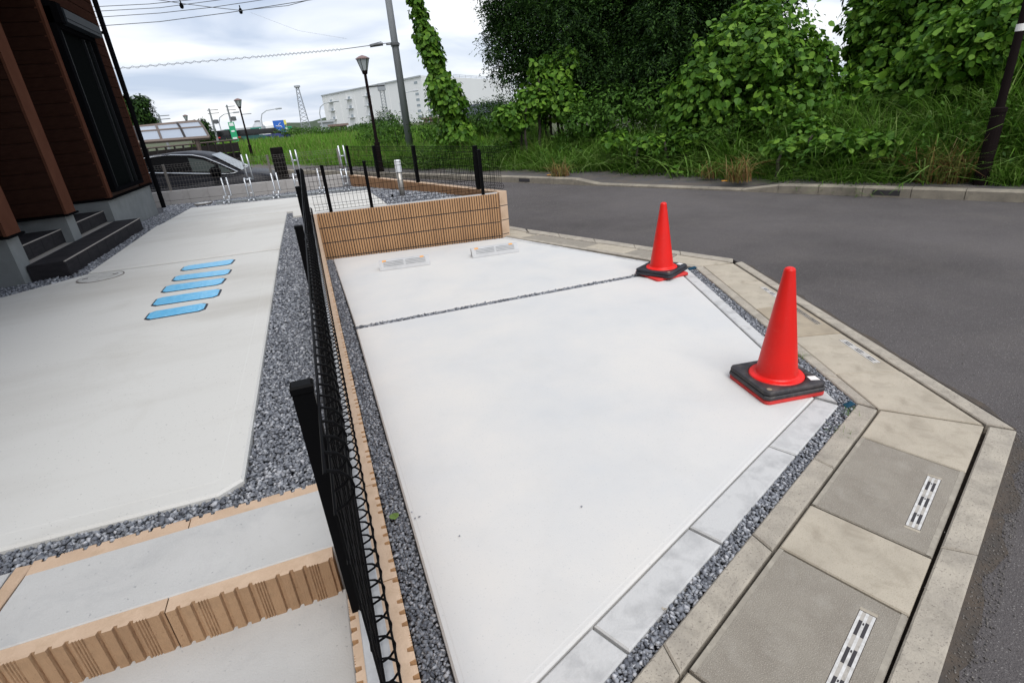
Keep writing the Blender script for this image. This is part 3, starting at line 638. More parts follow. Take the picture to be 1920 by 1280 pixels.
def onw(s, d, start=(0.002, 7.337), ang=AW): return (start[0] + s * math.cos(ang) - d * math.sin(ang), start[1] + s * math.sin(ang) + d * math.cos(ang))
for s in (0.185, 0.70, 2.17): post(onw(s, 0.036), 0.56, 1.15, AW, m_black, ff, .04, .03)
mesh_panel(onw(-0.02, 0.072), onw(2.36, 0.072), 0.605, 1.135, -1, m_black, ff)
b = B(); p = onw(0.98, .085); b.box((p[0], p[1], .69), (.03, .02, .03)); b.build('panel_clip', m_black, ff)
fs = thing('mesh_fence', 'black wire mesh fence on the brown wall beside the road', 'fence')
def onS(s, d): return (2.475 + s * math.cos(AS) - d * math.sin(AS), 7.02 + s * math.sin(AS) + d * math.cos(AS))
for s in (0.55, 2.42, 4.05, 5.45): post(onS(s, 0.085), 0.57, 1.178, AS + math.pi / 2, m_black, fs, .05, .05)
mesh_panel(onS(0.02, 0.05), onS(2.75, 0.05), 0.62, 1.165, 1, m_black, fs, 4, .0024); mesh_panel(onS(2.77, 0.05), onS(5.5, 0.05), 0.62, 1.165, 1, m_black, fs, 4, .0026)
fn = thing('mesh_fence', 'thin grey wire mesh fence on the pale wall in front of the car', 'fence')
def onN(s, d): return (-6.25 + s * math.cos(AN) - d * math.sin(AN), 13.95 + s * math.sin(AN) + d * math.cos(AN))
for s in (1.6, 3.6, 5.66, 7.1): post(onN(s, 0.06), 0.59, 1.13, AN, m_greyw, fn, .04, .03)
mesh_panel(onN(0.3, 0.09), onN(3.6, 0.09), 0.63, 1.12, 1, m_greyw, fn, 3, .0015, .06); mesh_panel(onN(3.62, 0.09), onN(7.1, 0.09), 0.63, 1.12, 1, m_greyw, fn, 3, .0015, .06)

# ------------------------------------------------------------------ traffic cones
def cone(name, label, loc, rz, base_rz, rubber, h=0.70):
    t = thing(name, label, 'traffic cone', (*loc, 0.003), rz, 'traffic cones on the parking bay')
    def rsq(hw, r):
        pts = []
        for cx, cy, a0 in ((hw - r, hw - r, 0), (-hw + r, hw - r, 90), (-hw + r, -hw + r, 180), (hw - r, -hw + r, 270)):
            for a in (0, 22.5, 45, 67.5, 90): pts.append((cx + r * math.cos(R(a0 + a)), cy + r * math.sin(R(a0 + a))))
        return pts
    b = B(); b.prism(rsq(.186, .03), 0, .022, .006); o = b.build('base_plate', m_redd, t); o.rotation_euler = (0, 0, base_rz)
    # rubber weight: square slab with a round hole
    def ring(z0, z1, hw):
        out_ = []; n = 48; sq = []
        for i in range(n):
            a = 2 * math.pi * (i + .5) / n; c, s_ = math.cos(a), math.sin(a); k = hw / max(abs(c), abs(s_)); k = min(k, hw * 1.335); sq.append((k * c, k * s_))
        hole = [(.152 * math.cos(2 * math.pi * (i + .5) / n), .152 * math.sin(2 * math.pi * (i + .5) / n)) for i in range(n)]
        bv = .006
        sqi = [(x * (1 - bv / hw), y * (1 - bv / hw)) for x, y in sq]
        rings = [[(x, y, z0) for x, y in hole], [(x, y, z0) for x, y in sqi], [(x, y, z0 + bv) for x, y in sq], [(x, y, z1 - bv) for x, y in sq], [(x, y, z1) for x, y in sqi], [(x, y, z1) for x, y in hole], [(x, y, z0) for x, y in hole]]
        v = [p for r in rings for p in r]; f = []
        for q in range(len(rings) - 1):
            for i in range(n):
                j = (i + 1) % n; f.append((q * n + i, q * n + j, (q + 1) * n + j, (q + 1) * n + i))
        bb = B(); bb.add(v, f); return bb
    o = ring(.0225, .048, .190).build('weight_ring', rubber, t); o = ring(.0485, .076, .186).build('weight_ring', rubber, t)
    b = B(); b.quad((.118, -.135, .0768), (.168, -.148, .0768), (.172, -.098, .0768), (.128, -.090, .0768)); s1 = b.build('sticker', m_stick, o)
    b = B(); b.lathe([(.014, 0), (.014, .0015), (0, .0015)], 16, (-.150, -.150, .076)); b.build('stud', m_stud, o)
    # cone body: flange, tapered shell, rounded tip
    b = B(); b.lathe([(.10, .022), (.146, .06), (.148, .074), (.143, .080), (.120, .0825), (.113, .090), (.108, .115), (.034, h - .055), (.031, h - .03), (.029, h - .014), (.024, h - .005), (.014, h), (0, h)], 48)
    b.build('cone_shell', m_red, t, smooth=False)
    me = t.children[-1].data
    for p in me.polygons: p.use_smooth = True
    return t
cone('traffic_cone', 'near larger looking red cone with worn black weight and white sticker at the bay corner', (2.295, 2.085), R(-9), 0, m_rub, 0.71)
c2 = cone('traffic_cone', 'farther red cone with clean black weight twisted over its red base plate', (3.045, 4.275), R(28), R(-25), m_rub1, 0.69)

# ------------------------------------------------------------------ wheel stops
def wheel_stop(label, a, bb):
    a, bb = Vector(a), Vector(bb); ang = math.atan2(bb.y - a.y, bb.x - a.x); Ln = (bb - a).length
    t = thing('wheel_stop', label, 'wheel stop', (a.x, a.y, 0.003), ang, 'concrete wheel stops')
    b = B(); prof = [(0, 0), (.012, .035), (.045, .088), (.06, .098), (.115, .098), (.125, .09), (.128, 0)]
    for e, (x0, x1) in enumerate(((0, Ln),)):
        v = [(x, y, z) for x in (x0, x0 + .02, x1 - .02, x1) for y, z in prof]
        k = len(prof)
        for i, (x, y, z) in enumerate(list(v)):
            if i < k or i >= 3 * k: v[i] = (x, .064 + (y - .064) * .92, z * .96)
        f = [(q * k + i, q * k + i + 1, (q + 1) * k + i + 1, (q + 1) * k + i) for q in range(3) for i in range(k - 1)]
        f += [tuple(range(k - 1, -1, -1)), tuple(3 * k + i for i in range(k))]
        b.add(v, f)
    b.build('stop_block', m_stop, t)
    # thin dark strips on the slope, coloured as the shade in the grooves
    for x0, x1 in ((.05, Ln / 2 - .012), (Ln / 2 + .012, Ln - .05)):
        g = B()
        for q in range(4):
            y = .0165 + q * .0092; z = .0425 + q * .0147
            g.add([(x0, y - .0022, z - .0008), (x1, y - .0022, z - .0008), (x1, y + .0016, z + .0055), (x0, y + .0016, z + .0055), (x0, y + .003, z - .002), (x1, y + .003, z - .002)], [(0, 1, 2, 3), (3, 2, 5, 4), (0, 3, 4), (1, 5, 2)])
        g.build('groove_shade_strip', m_stop_shade, t)
    for x in (.04, Ln - .11):
        r = B(); r.prism([(x, .052), (x + .045, .052), (x + .045, .074), (x, .074)], .094, .1025, .003); r.add([(x, .044, .0875), (x + .045, .044, .0875), (x + .045, .0515, .1015), (x, .0515, .1015)], [(0, 1, 2, 3)]); r.build('reflector', m_orange, t)
    return t
wheel_stop('pale concrete wheel stop nearer the long fence, left one of the pair', (0.555, 6.205), (1.135, 6.115))
wheel_stop('pale concrete wheel stop nearer the road, right one of the pair', (1.645, 6.075), (2.215, 6.005))

# ------------------------------------------------------------------ blue covers, inspection covers
plates = [((-1.23, 4.01), (-0.85, 4.00), (-0.85, 4.20), (-1.23, 4.21), 'nearest blue filmed cover plate of the row in the yard slab'),
          ((-1.26, 4.35), (-0.80, 4.31), (-0.80, 4.55), (-1.26, 4.58), 'second nearest blue filmed cover plate of the row in the yard slab'),
          ((-1.27, 4.72), (-0.82, 4.68), (-0.80, 4.90), (-1.27, 4.95), 'middle blue filmed cover plate of the five in the row'),
          ((-1.26, 5.08), (-0.80, 5.00), (-0.79, 5.21), (-1.26, 5.28), 'second farthest blue filmed cover plate of the row in the yard slab'),
          ((-1.26, 5.45), (-0.82, 5.40), (-0.80, 5.63), (-1.25, 5.65), 'farthest blue filmed cover plate of the row, beside the slab joint')]
def cut(poly, d):                       # clip the corners
    o = []
    for i in range(len(poly)):
        p, a, c = Vector(poly[i]), Vector(poly[i - 1]), Vector(poly[(i + 1) % len(poly)])
        o.append(tuple(p + (a - p).normalized() * d)); o.append(tuple(p + (c - p).normalized() * d))
    return o
for a, b1, c, d, lab in plates:
    zp = float(yz(0, (a[1] + c[1]) / 2)); k_ = (1.6 - zp) / 1.1; a, b1, c, d = [(p[0] * k_, p[1] * k_) for p in (a, b1, c, d)]
    t = thing('cover_plate', lab, 'cover plate', (a[0], a[1], float(yz(0, a[1])) - .001), 0, 'blue cover plates in the yard slab')
    pl = [(p[0] - a[0], p[1] - a[1]) for p in (a, b1, c, d)]
    f = B(); f.prism(cut(pl, .035), -.002, .005, .002); f.build('frame', m_bframe, t)
    f = B(); f.prism(cut(inset(pl, .013), .03), .004, .0085, .002); f.build('panel', m_blue, t)
def manhole(label, c, r, z, n=40):
    t = thing('inspection_cover', label, 'inspection cover', (*c, z))
    b = B(); b.lathe([(r, -.02), (r, .0015), (r - .005, .0025), (r - .010, -.002)], n); b.build('rim', m_greyw, t, smooth=False)
    b = B(); b.lathe([(r - .013, -.005), (r - .013, .003), (r - .02, .0045), (0, .006)], n); o = b.build('lid', m_cover, t)
    for s in (-1, 1): b = B(); b.box((s * r * .62, s * r * .1, .0065), (.045, .014, .003), .4); b.build('lift_slot', m_joint, o)
manhole('round white inspection cover set in the yard slab by the dark steps', (-1.945, 5.735), 0.185, 0.506)
manhole('small round white inspection cover on gravel near the bicycle rack', (-2.02, 12.2), 0.16, 0.40)

# ------------------------------------------------------------------ house
FX = -2.60                                  # facade plane
house = thing('house', 'dark brown sided two storey house with black window and porch walls', 'house', (0, 0, 0))
b = B()
b.prism([(-9, 9.03), (FX - .02, 9.03), (FX - .02, 11.42), (-9, 11.42)], 0.9, 6.2)
b.prism([(-9, 2.0), (-4.0, 2.0), (-4.0, 9.03), (-9, 9.03)], 0.5, 6.2)
b.prism([(-4.0, 2.0), (FX - .02, 2.0), (FX - .02, 9.03), (-4.0, 9.03)], 3.75, 6.2)
b.prism([(-9, -4.0), (FX - .02, -4.0), (FX - .02, 4.55), (-9, 4.55)], 0.45, 3.75); b.prism([(-4.0, -4.0), (FX - .02, -4.0), (FX - .02, 2.0), (-4.0, 2.0)], 3.75, 6.2)
b.build('wall', m_dark, house)
b = B(); b.prism([(-9.3, -4.4), (FX + .35, -4.4), (FX + .35, 11.75), (-9.3, 11.75)], 6.2, 6.45); b.build('roof', m_dkroof, house)
b = B(); b.prism([(-9, 9.03), (FX - .04, 9.03), (FX - .04, 11.40), (-9, 11.40)], 0.3, 0.895); b.build('foundation', m_found, house)
b = B(); b.prism([(-9, 9.01), (FX + .012, 9.01), (FX + .012, 11.44), (-9, 11.44)], 0.897, 0.925); b.build('drip_flashing', m_bsash, house)
bh = 0.15
def board(x0, x1, z, parent=house, ax='y', pos=FX):
    return None
cache = {}
def siding(L, H=bh - .006):
    k = (round(L, 3), round(H, 3))
    if k not in cache:
        bb = B(); prof = [(0, 0), (.016, 0.002), (.018, .006), (.017, H - .008), (.012, H), (0, H)]
        v = [(y, x, z) for x in (0, L) for y, z in prof]; n = len(prof)
        f = [(i, i + 1, n + i + 1, n + i) for i in range(n - 1)] + [tuple(range(n - 1, -1, -1)), tuple(range(n, 2 * n))]
        bb.add(v, [tuple(reversed(q)) for q in f]); cache[k] = bb.mesh('siding_board', m_siding)
    return cache[k]
WY0, WY1, WZ0, WZ1 = 9.20, 10.66, 0.985, 3.06
for k in range(23):
    z = 0.93 + k * bh
    if z + bh < 0.99: segs = [(9.14, 11.41)]
    elif z < 3.22: segs = [(WY1 + .02, 11.41)]
    else: segs = [(9.14, 11.41)]
    for y0, y1 in segs: link('siding_board', siding(y1 - y0), house, loc=(FX - .018, y0, z + .003))
b = B(); b.prism([(FX - .05, 9.015), (FX + .006, 9.015), (FX + .006, 9.135), (FX - .05, 9.135)], .926, 3.74, .003); b.build('corner_trim', m_trim, house)
b = B(); b.prism([(FX - .05, 11.412), (FX + .004, 11.412), (FX + .004, 11.455), (FX - .05, 11.455)], .926, 6.1, .003); b.build('corner_trim', m_trim, house)
# porch side of the main block and the free-standing porch walls
def wing(y0, y1):
    t = house
    b = B(); b.prism([(-4.0, y0), (FX - .02, y0), (FX - .02, y1), (-4.0, y1)], 0.93, 3.745); b.build('porch_wall', m_dark, house)
    b = B(); b.prism([(FX - .019, y0 - .014), (FX + .006, y0 - .014), (FX + .006, y1 + .014), (FX - .019, y1 + .014)], .926, 3.74, .003); b.build('corner_trim', m_trim, house)
    b = B(); b.prism([(-4.0, y0 + .02), (FX - .05, y0 + .02), (FX - .05, y1 - .0), (-4.0, y1 - .0)], 0.3, 0.90); b.build('plinth', m_found, house)
    b = B(); b.prism([(-4.0, y0 - .015), (FX + .012, y0 - .015), (FX + .012, y1 + .015), (-4.0, y1 + .015)], 0.902, 0.922); b.build('drip_flashing', m_bsash, house)
    for k in range(19):
        link('siding_board', siding(1.36), house, loc=(FX - .025, y0 + .018 - .018, 0.933 + k * bh), rz=0)
        o = C.objects[-1] if False else house.children[-1]
for y0, y1 in ((6.02, 6.26), (7.44, 7.68)):
    b = B(); b.prism([(-4.0, y0), (FX - .02, y0), (FX - .02, y1), (-4.0, y1)], 0.93, 3.745); b.build('porch_wall', m_dark, house)
    b = B(); b.prism([(FX - .019, y0 - .02), (FX + .006, y0 - .02), (FX + .006, y1 + .014), (FX - .019, y1 + .014)], .926, 3.74, .003); b.build('corner_trim', m_trim, house)
    b = B(); b.prism([(-4.0, y0 + .06), (FX - .05, y0 + .06), (FX - .05, y1 + .06), (-4.0, y1 + .06)], 0.3, 0.90); b.build('plinth', m_found, house)
    b = B(); b.prism([(-4.0, y0 - .015), (FX + .012, y0 - .015), (FX + .012, y1 + .075), (-4.0, y1 + .075)], 0.902, 0.922); b.build('drip_flashing', m_bsash, house)
for y in (6.02, 7.44, 9.03):
    for k in range(18):
        o = link('siding_board', siding(1.36), house, loc=(FX - .022, y + .001, 0.933 + k * bh), rz=math.pi / 2)
        o.rotation_euler = (0, 0, math.pi / 2); o.scale = (-1, 1, 1)
b = B(); b.prism([(-4.0, 4.56), (FX - .03, 4.56), (FX - .03, 9.02), (-4.0, 9.02)], 3.70, 3.749); b.build('porch_soffit', m_dark, house)
b = B(); b.prism([(-4.0, -4.0), (FX + .9, -4.0), (FX + .9, 8.6), (-4.0, 8.6)], 3.752, 3.95); b.build('added_shade_canopy', m_bsash, house)  # unseen canopy, added to keep sky light off the porch walls
# window with shutter box
wt = thing('window', parent=house)
def ybox(b, y0, y1, z0, z1, x0, x1, mi=0): b.prism([(x0, y0), (x1, y0), (x1, y1), (x0, y1)], z0, z1, .003, mi)
b = B()
ybox(b, WY0 - .06, WY0 + .05, WZ0, 3.22, FX - .01, FX + .075); ybox(b, WY1 - .08, WY1, WZ0, WZ1, FX - .01, FX + .075)
ybox(b, WY0 + .05, WY1 - .08, WZ0, WZ0 + .05, FX - .01, FX + .075); ybox(b, WY0 + .05, WY1 - .08, WZ1 - .06, WZ1, FX - .01, FX + .07)
b.build('frame', m_bsash, wt)
b = B(); ybox(b, WY0 + .05, WY1 - .08, WZ0 + .05, WZ1 - .06, FX - .02, FX + .006); b.build('pane', m_glassd, wt)
b = B()
for y in (WY0 + .07, WY0 + .20, WY1 - .42, WY1 - .16): ybox(b, y, y + .025, WZ0 + .05, WZ1 - .06, FX + .006, FX + .036)
b.build('sash', mat('sash_dark_grey', (0.018, 0.019, 0.021), 0.5, spec=0.03), wt)
b = B(); b.add([(FX - .01, y, z) for y in (WY0 + .09, WY1 + .06) for z in (WZ1, WZ1 + .20)] + [(FX + .17, y, z) for y in (WY0 + .09, WY1 + .06) for z in (WZ1 + .004, WZ1 + .15)] + [(FX + .10, y, WZ1 + .20) for y in (WY0 + .09, WY1 + .06)],
      [(0, 4, 5, 8, 1), (3, 9, 7, 6, 2), (4, 6, 7, 5), (5, 7, 9, 8), (8, 9, 3, 1), (0, 2, 6, 4)]); sb = b.build('shutter_box', m_bbox, wt)
b = B(); ybox(b, WY0 + .085, WY1 + .065, WZ1 + .045, WZ1 + .052, FX + .165, FX + .1735); b.build('box_seam', m_bsash, sb)
b = B(); b.add([(FX - .01, y, z) for y in (WY0 - .06, WY0 + .088) for z in (WZ1 - .02, WZ1 + .24)] + [(FX + .15, y, z) for y in (WY0 - .06, WY0 + .088) for z in (WZ1 - .02, WZ1 + .2)], [(0, 1, 5, 4), (2, 6, 7, 3), (4, 5, 7, 6), (1, 3, 7, 5), (0, 4, 6, 2)]); b.build('box_end', m_bsash, sb)
# downpipe
b = B(); b.path([(FX + .05, 11.50, 6.2), (FX + .05, 11.50, 0.47)], .038, 12); dp = b.build('downpipe', m_bsash, house)
for z in (1.35, 2.3, 3.25, 4.2, 5.2): b = B(); b.box((FX + .02, 11.50, z), (.07, .10, .03)); b.build('pipe_bracket', m_bsash, dp)
b = B(); b.path([(FX + .40, 1.7, 6.3), (FX + .40, 11.75, 6.3)], .06, 10); b.build('eaves_gutter', m_bsash, house)
# porch steps with tiles
stp = thing('porch_steps', 'dark tiled porch steps with pale grout lines against the house', 'steps', (0, 0, 0))
b = B(); b.prism([(-2.64, 6.20), (-2.340, 6.20), (-2.340, 8.98), (-2.64, 8.98)], 0.40, 0.612); b.prism([(-4.0, 6.36), (-2.74, 6.36), (-2.74, 7.49), (-4.0, 7.49)], 0.40, 0.762); b.prism([(-4.0, 7.76), (-2.74, 7.76), (-2.74, 9.02), (-4.0, 9.02)], 0.40, 0.762)
b.prism([(-2.74, 6.36), (-2.64, 6.36), (-2.64, 7.49), (-2.74, 7.49)], .4, .611); b.prism([(-2.74, 7.76), (-2.64, 7.76), (-2.64, 9.02), (-2.74, 9.02)], .4, .611)
b.build('step_body', m_grout, stp)
def tile(poly, z0, z1): bb = B(); bb.prism(poly, z0, z1, .002); bb.build('tile', m_tile, stp)
ys = [6.20 + .3 * i for i in range(9)] + [8.98]
for y0, y1 in zip(ys[:-1], ys[1:]):
    tile([(-2.339, y0 + .003), (-2.330, y0 + .003), (-2.330, y1 - .003), (-2.339, y1 - .003)], .41, .6115)
    tile([(-2.638, y0 + .003), (-2.336, y0 + .003), (-2.336, y1 - .003), (-2.638, y1 - .003)], .6125, .620)
bb = B(); bb.prism([(-2.3405, 6.189), (-2.329, 6.189), (-2.329, 8.99), (-2.3405, 8.99)], .611, .6205, .002); bb.build('nosing_joint', m_grout, stp)
for ya, yb in ((6.36, 7.49), (7.76, 9.02)):
    bb = B(); bb.prism([(-2.741, ya), (-2.7285, ya), (-2.7285, yb), (-2.741, yb)], .762, .7715, .002); bb.build('nosing_joint', m_grout, stp)
tile([(-2.638, 6.190), (-2.332, 6.190), (-2.332, 6.199), (-2.638, 6.199)], .41, .6185)
tile([(-2.638, 8.981), (-2.332, 8.981), (-2.332, 8.990), (-2.638, 8.990)], .41, .6185)
for ya, yb in ((6.36, 7.49), (7.76, 9.02)):
    n = 4; d = (yb - ya) / n
    for i in range(n):
        tile([(-2.739, ya + i * d + .003), (-2.730, ya + i * d + .003), (-2.730, ya + (i + 1) * d - .003), (-2.739, ya + (i + 1) * d - .003)], .621, .7615)
        for q in range(4):
            x1 = -2.731 - q * .3; tile([(x1 - .294, ya + i * d + .003), (x1, ya + i * d + .003), (x1, ya + (i + 1) * d - .003), (x1 - .294, ya + (i + 1) * d - .003)], .7625, .770)
stp2 = thing('porch_steps', 'dark tiled porch step cut off by the left picture edge', 'steps', (0, 0, 0))
b = B(); b.prism([(-3.6, 4.6), (-2.84, 4.6), (-2.84, 5.98), (-3.6, 5.98)], .40, .612); b.build('step_body', m_grout, stp2)
for i in range(4):
    y0 = 4.6 + i * .345
    for (xa, xb, za, zb) in ((-2.839, -2.83, .41, .6115), (-3.14, -2.836, .6125, .620), (-3.45, -3.146, .6125, .620)):
        bb = B(); bb.prism([(xa, y0 + .003), (xb, y0 + .003), (xb, y0 + .342), (xa, y0 + .342)], za, zb, .002); bb.build('tile', m_tile, stp2)
bb = B(); bb.prism([(-3.6, 5.981), (-2.832, 5.981), (-2.832, 5.990), (-3.6, 5.990)], .41, .6185, .002); bb.build('tile', m_tile, stp2)

# ------------------------------------------------------------------ bicycle rack
rack_a, rack_b = Vector((-1.68, 11.32)), Vector((0.98, 10.74)); RA = math.atan2(rack_b.y - rack_a.y, rack_b.x - rack_a.x); RL = (rack_b - rack_a).length
rk = thing('bicycle_rack', 'silver galvanised bicycle rack with low and high wheel holders in the yard', 'bicycle rack', (rack_a.x, rack_a.y, 0.438), RA)
for y in (0.0, 0.10):
    b = B(); b.prism([(0, y), (RL, y), (RL, y + .04), (0, y + .04)], 0.002, .032, .004); b.build('base_rail', m_rail, rk)
def holder(x, tall):
    b = B()
    h = .80 if tall else .44; y0 = -.03; r = .0145
    for s in (-.045, .045):
        if tall:
            b.path([(x + s, y0, .03), (x + s, y0, .40)], r, 8); b.path([(x + s + .02, y0 + .16, .36), (x + s + .02, y0 + .12, h)], r, 8); b.path([(x + s, y0, .40), (x + s + .02, y0 + .16, .36)], r, 8)
        else:
            b.path([(x + s, y0 + .02, .03), (x + s, y0 + .02, .12), (x + s + .015, y0 + .12, .12), (x + s + .015, y0 + .10, h)], r, 8)
    zs = (.14, .27, .38, .62) if tall else (.06,)
    for z in zs: b.path([(x - .045, y0 + (.13 if z > .5 else 0), z), (x + .05, y0 + (.13 if z > .5 else 0), z)], r * .8, 6)
    b.path([(x - .03, y0 + .02, .03), (x - .05, y0 - .07, .015)], r * 1.2, 8); b.path([(x + .03, y0 + .02, .03), (x + .05, y0 - .07, .015)], r * 1.2, 8)
    b.build('wheel_holder', m_galv, rk, smooth=True)
for i, x in enumerate((0.22, 0.66, 1.10, 1.52, 1.93, 2.38)): holder(x, i % 2 == 1)

# garden light and timber post
gl_ = thing('garden_light', 'short silver garden light with white head inside the fence corner', 'garden light', (1.37, 8.93, 0.40))
b = B(); b.lathe([(.045, 0), (.045, .43)], 20); b.build('pole', m_lightgrey, gl_, smooth=True)
b = B(); b.lathe([(.05, .43), (.05, .60), (.044, .612), (0, .615)], 20); b.build('head', m_lighthead, gl_, smooth=False)
pp = at(548, 338, 0.2); 
tp = thing('timber_post', 'thick black timber post beside the parked car behind the pale wall', 'post', (away(530, 330, 13.75).x, away(530, 330, 13.75).y, -0.2), 0.1)
b = B(); b.prism([(-.13, -.08), (.13, -.08), (.13, .08), (-.13, .08)], 0, 1.44, .01); b.build('post_shaft', m_wood, tp)
b = B(); b.box((.19, -.02, .60), (.15, .12, .34)); b.build('meter_box', m_wood, tp)

# ------------------------------------------------------------------ parked car behind the pale wall
def build_car():
    CA = R(-2.5); dirv = Vector((math.cos(CA), math.sin(CA))); nrm = Vector((-dirv.y, dirv.x))
    base = Vector((0.0, 13.86))                     # a point on the near flank
    def flank(px, py, off=0.0):                     # pixel on the flank plane -> (s along the car, z)
        d = ray(px, py); o = Vector((EYE.x, EYE.y)); q = base + nrm * off - o
        t = q.dot(nrm) / Vector((d.x, d.y)).dot(nrm); p = EYE + d * t
        return ((Vector((p.x, p.y)) - base).dot(dirv), p.z)
    s_nose = flank(527, 330)[0]; zg = -0.30
    pos = base + dirv * s_nose
    car = thing('parked_car', 'dark grey minivan with bright window trim parked behind the pale wall', 'car', (pos.x, pos.y, zg), CA)
    def loc(px, py, off=0.06): s, z = flank(px, py, off); return (s - s_nose, z - zg)
    # local axes: x forward, y away from the camera, z up
    W = 1.78; Lc = 4.75
    roof = [loc(280, 286, .8), loc(313, 284, .8), loc(354, 284, .8), loc(383, 286, .8), loc(398, 289, .8)]
    hood = [loc(468, 317.5, .8), loc(494, 318.5, .8), loc(522, 323.5, .8)]
    zr = roof[2][1]
    belt = lambda x: 0.93 + 0.02 * (x + 2.4)
    # lower body loft: stations (x, half width inset, bottom, top)
    st = [(-Lc, .16, .45, .95), (-Lc + .06, .06, .25, 1.0), (-4.0, 0, .2, .98), (-3.0, 0, .2, .96), (-1.9, 0, .2, .95), (hood[0][0], .02, .2, hood[0][1] - .02), (hood[1][0], .05, .2, hood[1][1] - .02), (hood[2][0], .10, .22, hood[2][1] - .03), (-.06, .16, .25, .62), (0, .28, .34, .52)]
    b = B(); v = []; K = 10
    for x, ins, z0, z1 in st:
        y0, y1 = ins, W - ins; h = z1 - z0
        v += [(x, y0 + .06, z0), (x, y0, z0 + h * .25), (x, y0, z0 + h * .7), (x, y0 + .02, z1 - .04), (x, y0 + .12, z1), (x, y1 - .12, z1), (x, y1 - .02, z1 - .04), (x, y1, z0 + h * .7), (x, y1, z0 + h * .25), (x, y1 - .06, z0)]
    f = [(i * K + j, (i + 1) * K + j, (i + 1) * K + (j + 1) % K, i * K + (j + 1) % K) for i in range(len(st) - 1) for j in range(K)]
    f += [tuple(range(K)), tuple(reversed([(len(st) - 1) * K + j for j in range(K)]))]
    b.add(v, f); body = b.build('body', m_carb, car, smooth=True)
    # cabin loft
    xs = [(-Lc + .05, 1.0, 1.02), (-Lc + .35, .98, zr - .12), (roof[0][0], .97, zr - .02), (roof[1][0], .96, zr), (roof[2][0], .95, zr), (roof[3][0], .95, roof[3][1]), (roof[4][0], .95, roof[4][1]), (hood[0][0] - .05, hood[0][1] - .04, hood[0][1])]
    b = B(); v = []; K = 8
    for x, zb, zt in xs:
        tb = .05; tt = .05 + .2 * min(1, (zt - zb) / .6)
        v += [(x, tb, zb - .06), (x, tb, zb), (x, tt, zt - .05), (x, tt + .1, zt), (x, W - tt - .1, zt), (x, W - tt, zt - .05), (x, W - tb, zb), (x, W - tb, zb - .06)]
    f = [(i * K + j, (i + 1) * K + j, (i + 1) * K + (j + 1) % K, i * K + (j + 1) % K) for i in range(len(xs) - 1) for j in range(K)]
    f += [tuple(range(K)), tuple(reversed([(len(xs) - 1) * K + j for j in range(K)]))]
    b.add(v, f); b.build('cabin', m_carb, car, smooth=True)
    # side glass set on the sloping cabin side, outlined by bright trim
    def side(px, py):
        y = .06
        for _ in range(3):
            s, z = loc(px, py, y); y = .044 + .2 * max(0, (z - .96)) / .6
        return (s, y - .012, z)
    up = [(270, 297), (300, 292.5), (320, 291), (360, 291), (383, 295.2), (412, 306.8), (446, 322)]
    lo = [(440, 324.2), (422, 326), (395, 326), (340, 325.2), (268, 324.2)]
    P = [side(*p) for p in up] + [side(*p) for p in lo]
    nl = len(P)
    cols = [(0, 3, 9, 11, m_carg)]
    b = B(); b.add(P, [tuple(reversed(range(nl)))]); gl = b.build('side_window', m_carg, car)
    q = [side(*p) for p in ((352, 296), (381, 300), (402, 309), (405, 322), (362, 322))]
    b = B(); b.add([(x, y - .004, z) for x, y, z in q], [(4, 3, 2, 1, 0)]); b.build('driver_pane', m_carc, gl)
    q = [side(*p) for p in ((409, 309), (438, 322), (414, 323.5))]
    b = B(); b.add([(x, y - .004, z) for x, y, z in q], [(2, 1, 0)]); b.build('quarter_pane', m_carc, gl)
    b = B(); b.path([(x, y - .012, z) for x, y, z in P], .013, 6); b.build('window_trim', m_chrome, car)
    # windscreen
    t0 = roof[4]; h0 = hood[0]
    b = B(); b.add([(t0[0] + .05, .30, t0[1] - .012), (t0[0] + .05, W - .30, t0[1] - .012), (h0[0] - .10, W - .16, h0[1] + .02), (h0[0] - .10, .16, h0[1] + .02)], [(0, 3, 2, 1)])
    for i in range(4): b.v[i] = (b.v[i][0] + .02, b.v[i][1], b.v[i][2] + .02)
    b.build('windscreen', m_wsc, car)
    # mirror, lights, wheels
    mx_, mz = loc(404, 322, -.1); b = B(); b.lathe([(0, -.11), (.09, -.09), (.115, -.02), (.11, .06), (.05, .10), (0, .105)], 14, (mx_, -.10, mz)); b.box((mx_ + .03, .02, mz - .06), (.06, .16, .05)); b.build('door_mirror', m_bsash, car, smooth=True)
    b = B(); b.add([(-.32, .075, .70), (-.06, .20, .62), (-.07, .20, .52), (-.36, .06, .58)], [(3, 2, 1, 0)]); b.add([(-.32, W - .075, .70), (-.06, W - .20, .62), (-.07, W - .20, .52), (-.36, W - .06, .58)], [(0, 1, 2, 3)])
    for i in range(8): b.v[i] = (b.v[i][0] + .01, b.v[i][1] + (-.02 if i < 4 else .02), b.v[i][2])
    b.build('headlight', m_chrome, car)
    for x in (-.95, -3.75):
        for y in (.11, W - .11):
            b = B(); b.add([(x + .32 * math.cos(a), y + dy, .32 + .32 * math.sin(a)) for dy in (-.115, .115) for a in [2 * math.pi * i / 24 for i in range(24)]],
                  [(i, (i + 1) % 24, 24 + (i + 1) % 24, 24 + i) for i in range(24)] + [tuple(range(23, -1, -1)), tuple(range(24, 48))]); wh = b.build('wheel', m_tyre, car)
            b = B(); sgn = -1 if y < 1 else 1
            b.add([(x + .2 * math.cos(2 * math.pi * i / 20), y + sgn * .12, .32 + .2 * math.sin(2 * math.pi * i / 20)) for i in range(20)], [tuple(range(20))]); b.build('rim', m_galv, wh)
    # something white lies on the roof rack of the next car: roof of a second vehicle
    return car
build_car()
wc = thing('parked_car', 'white car roof showing just behind the dark grey minivan', 'car', (-4.6, 17.2, -0.33), AN)
b = B(); v = []
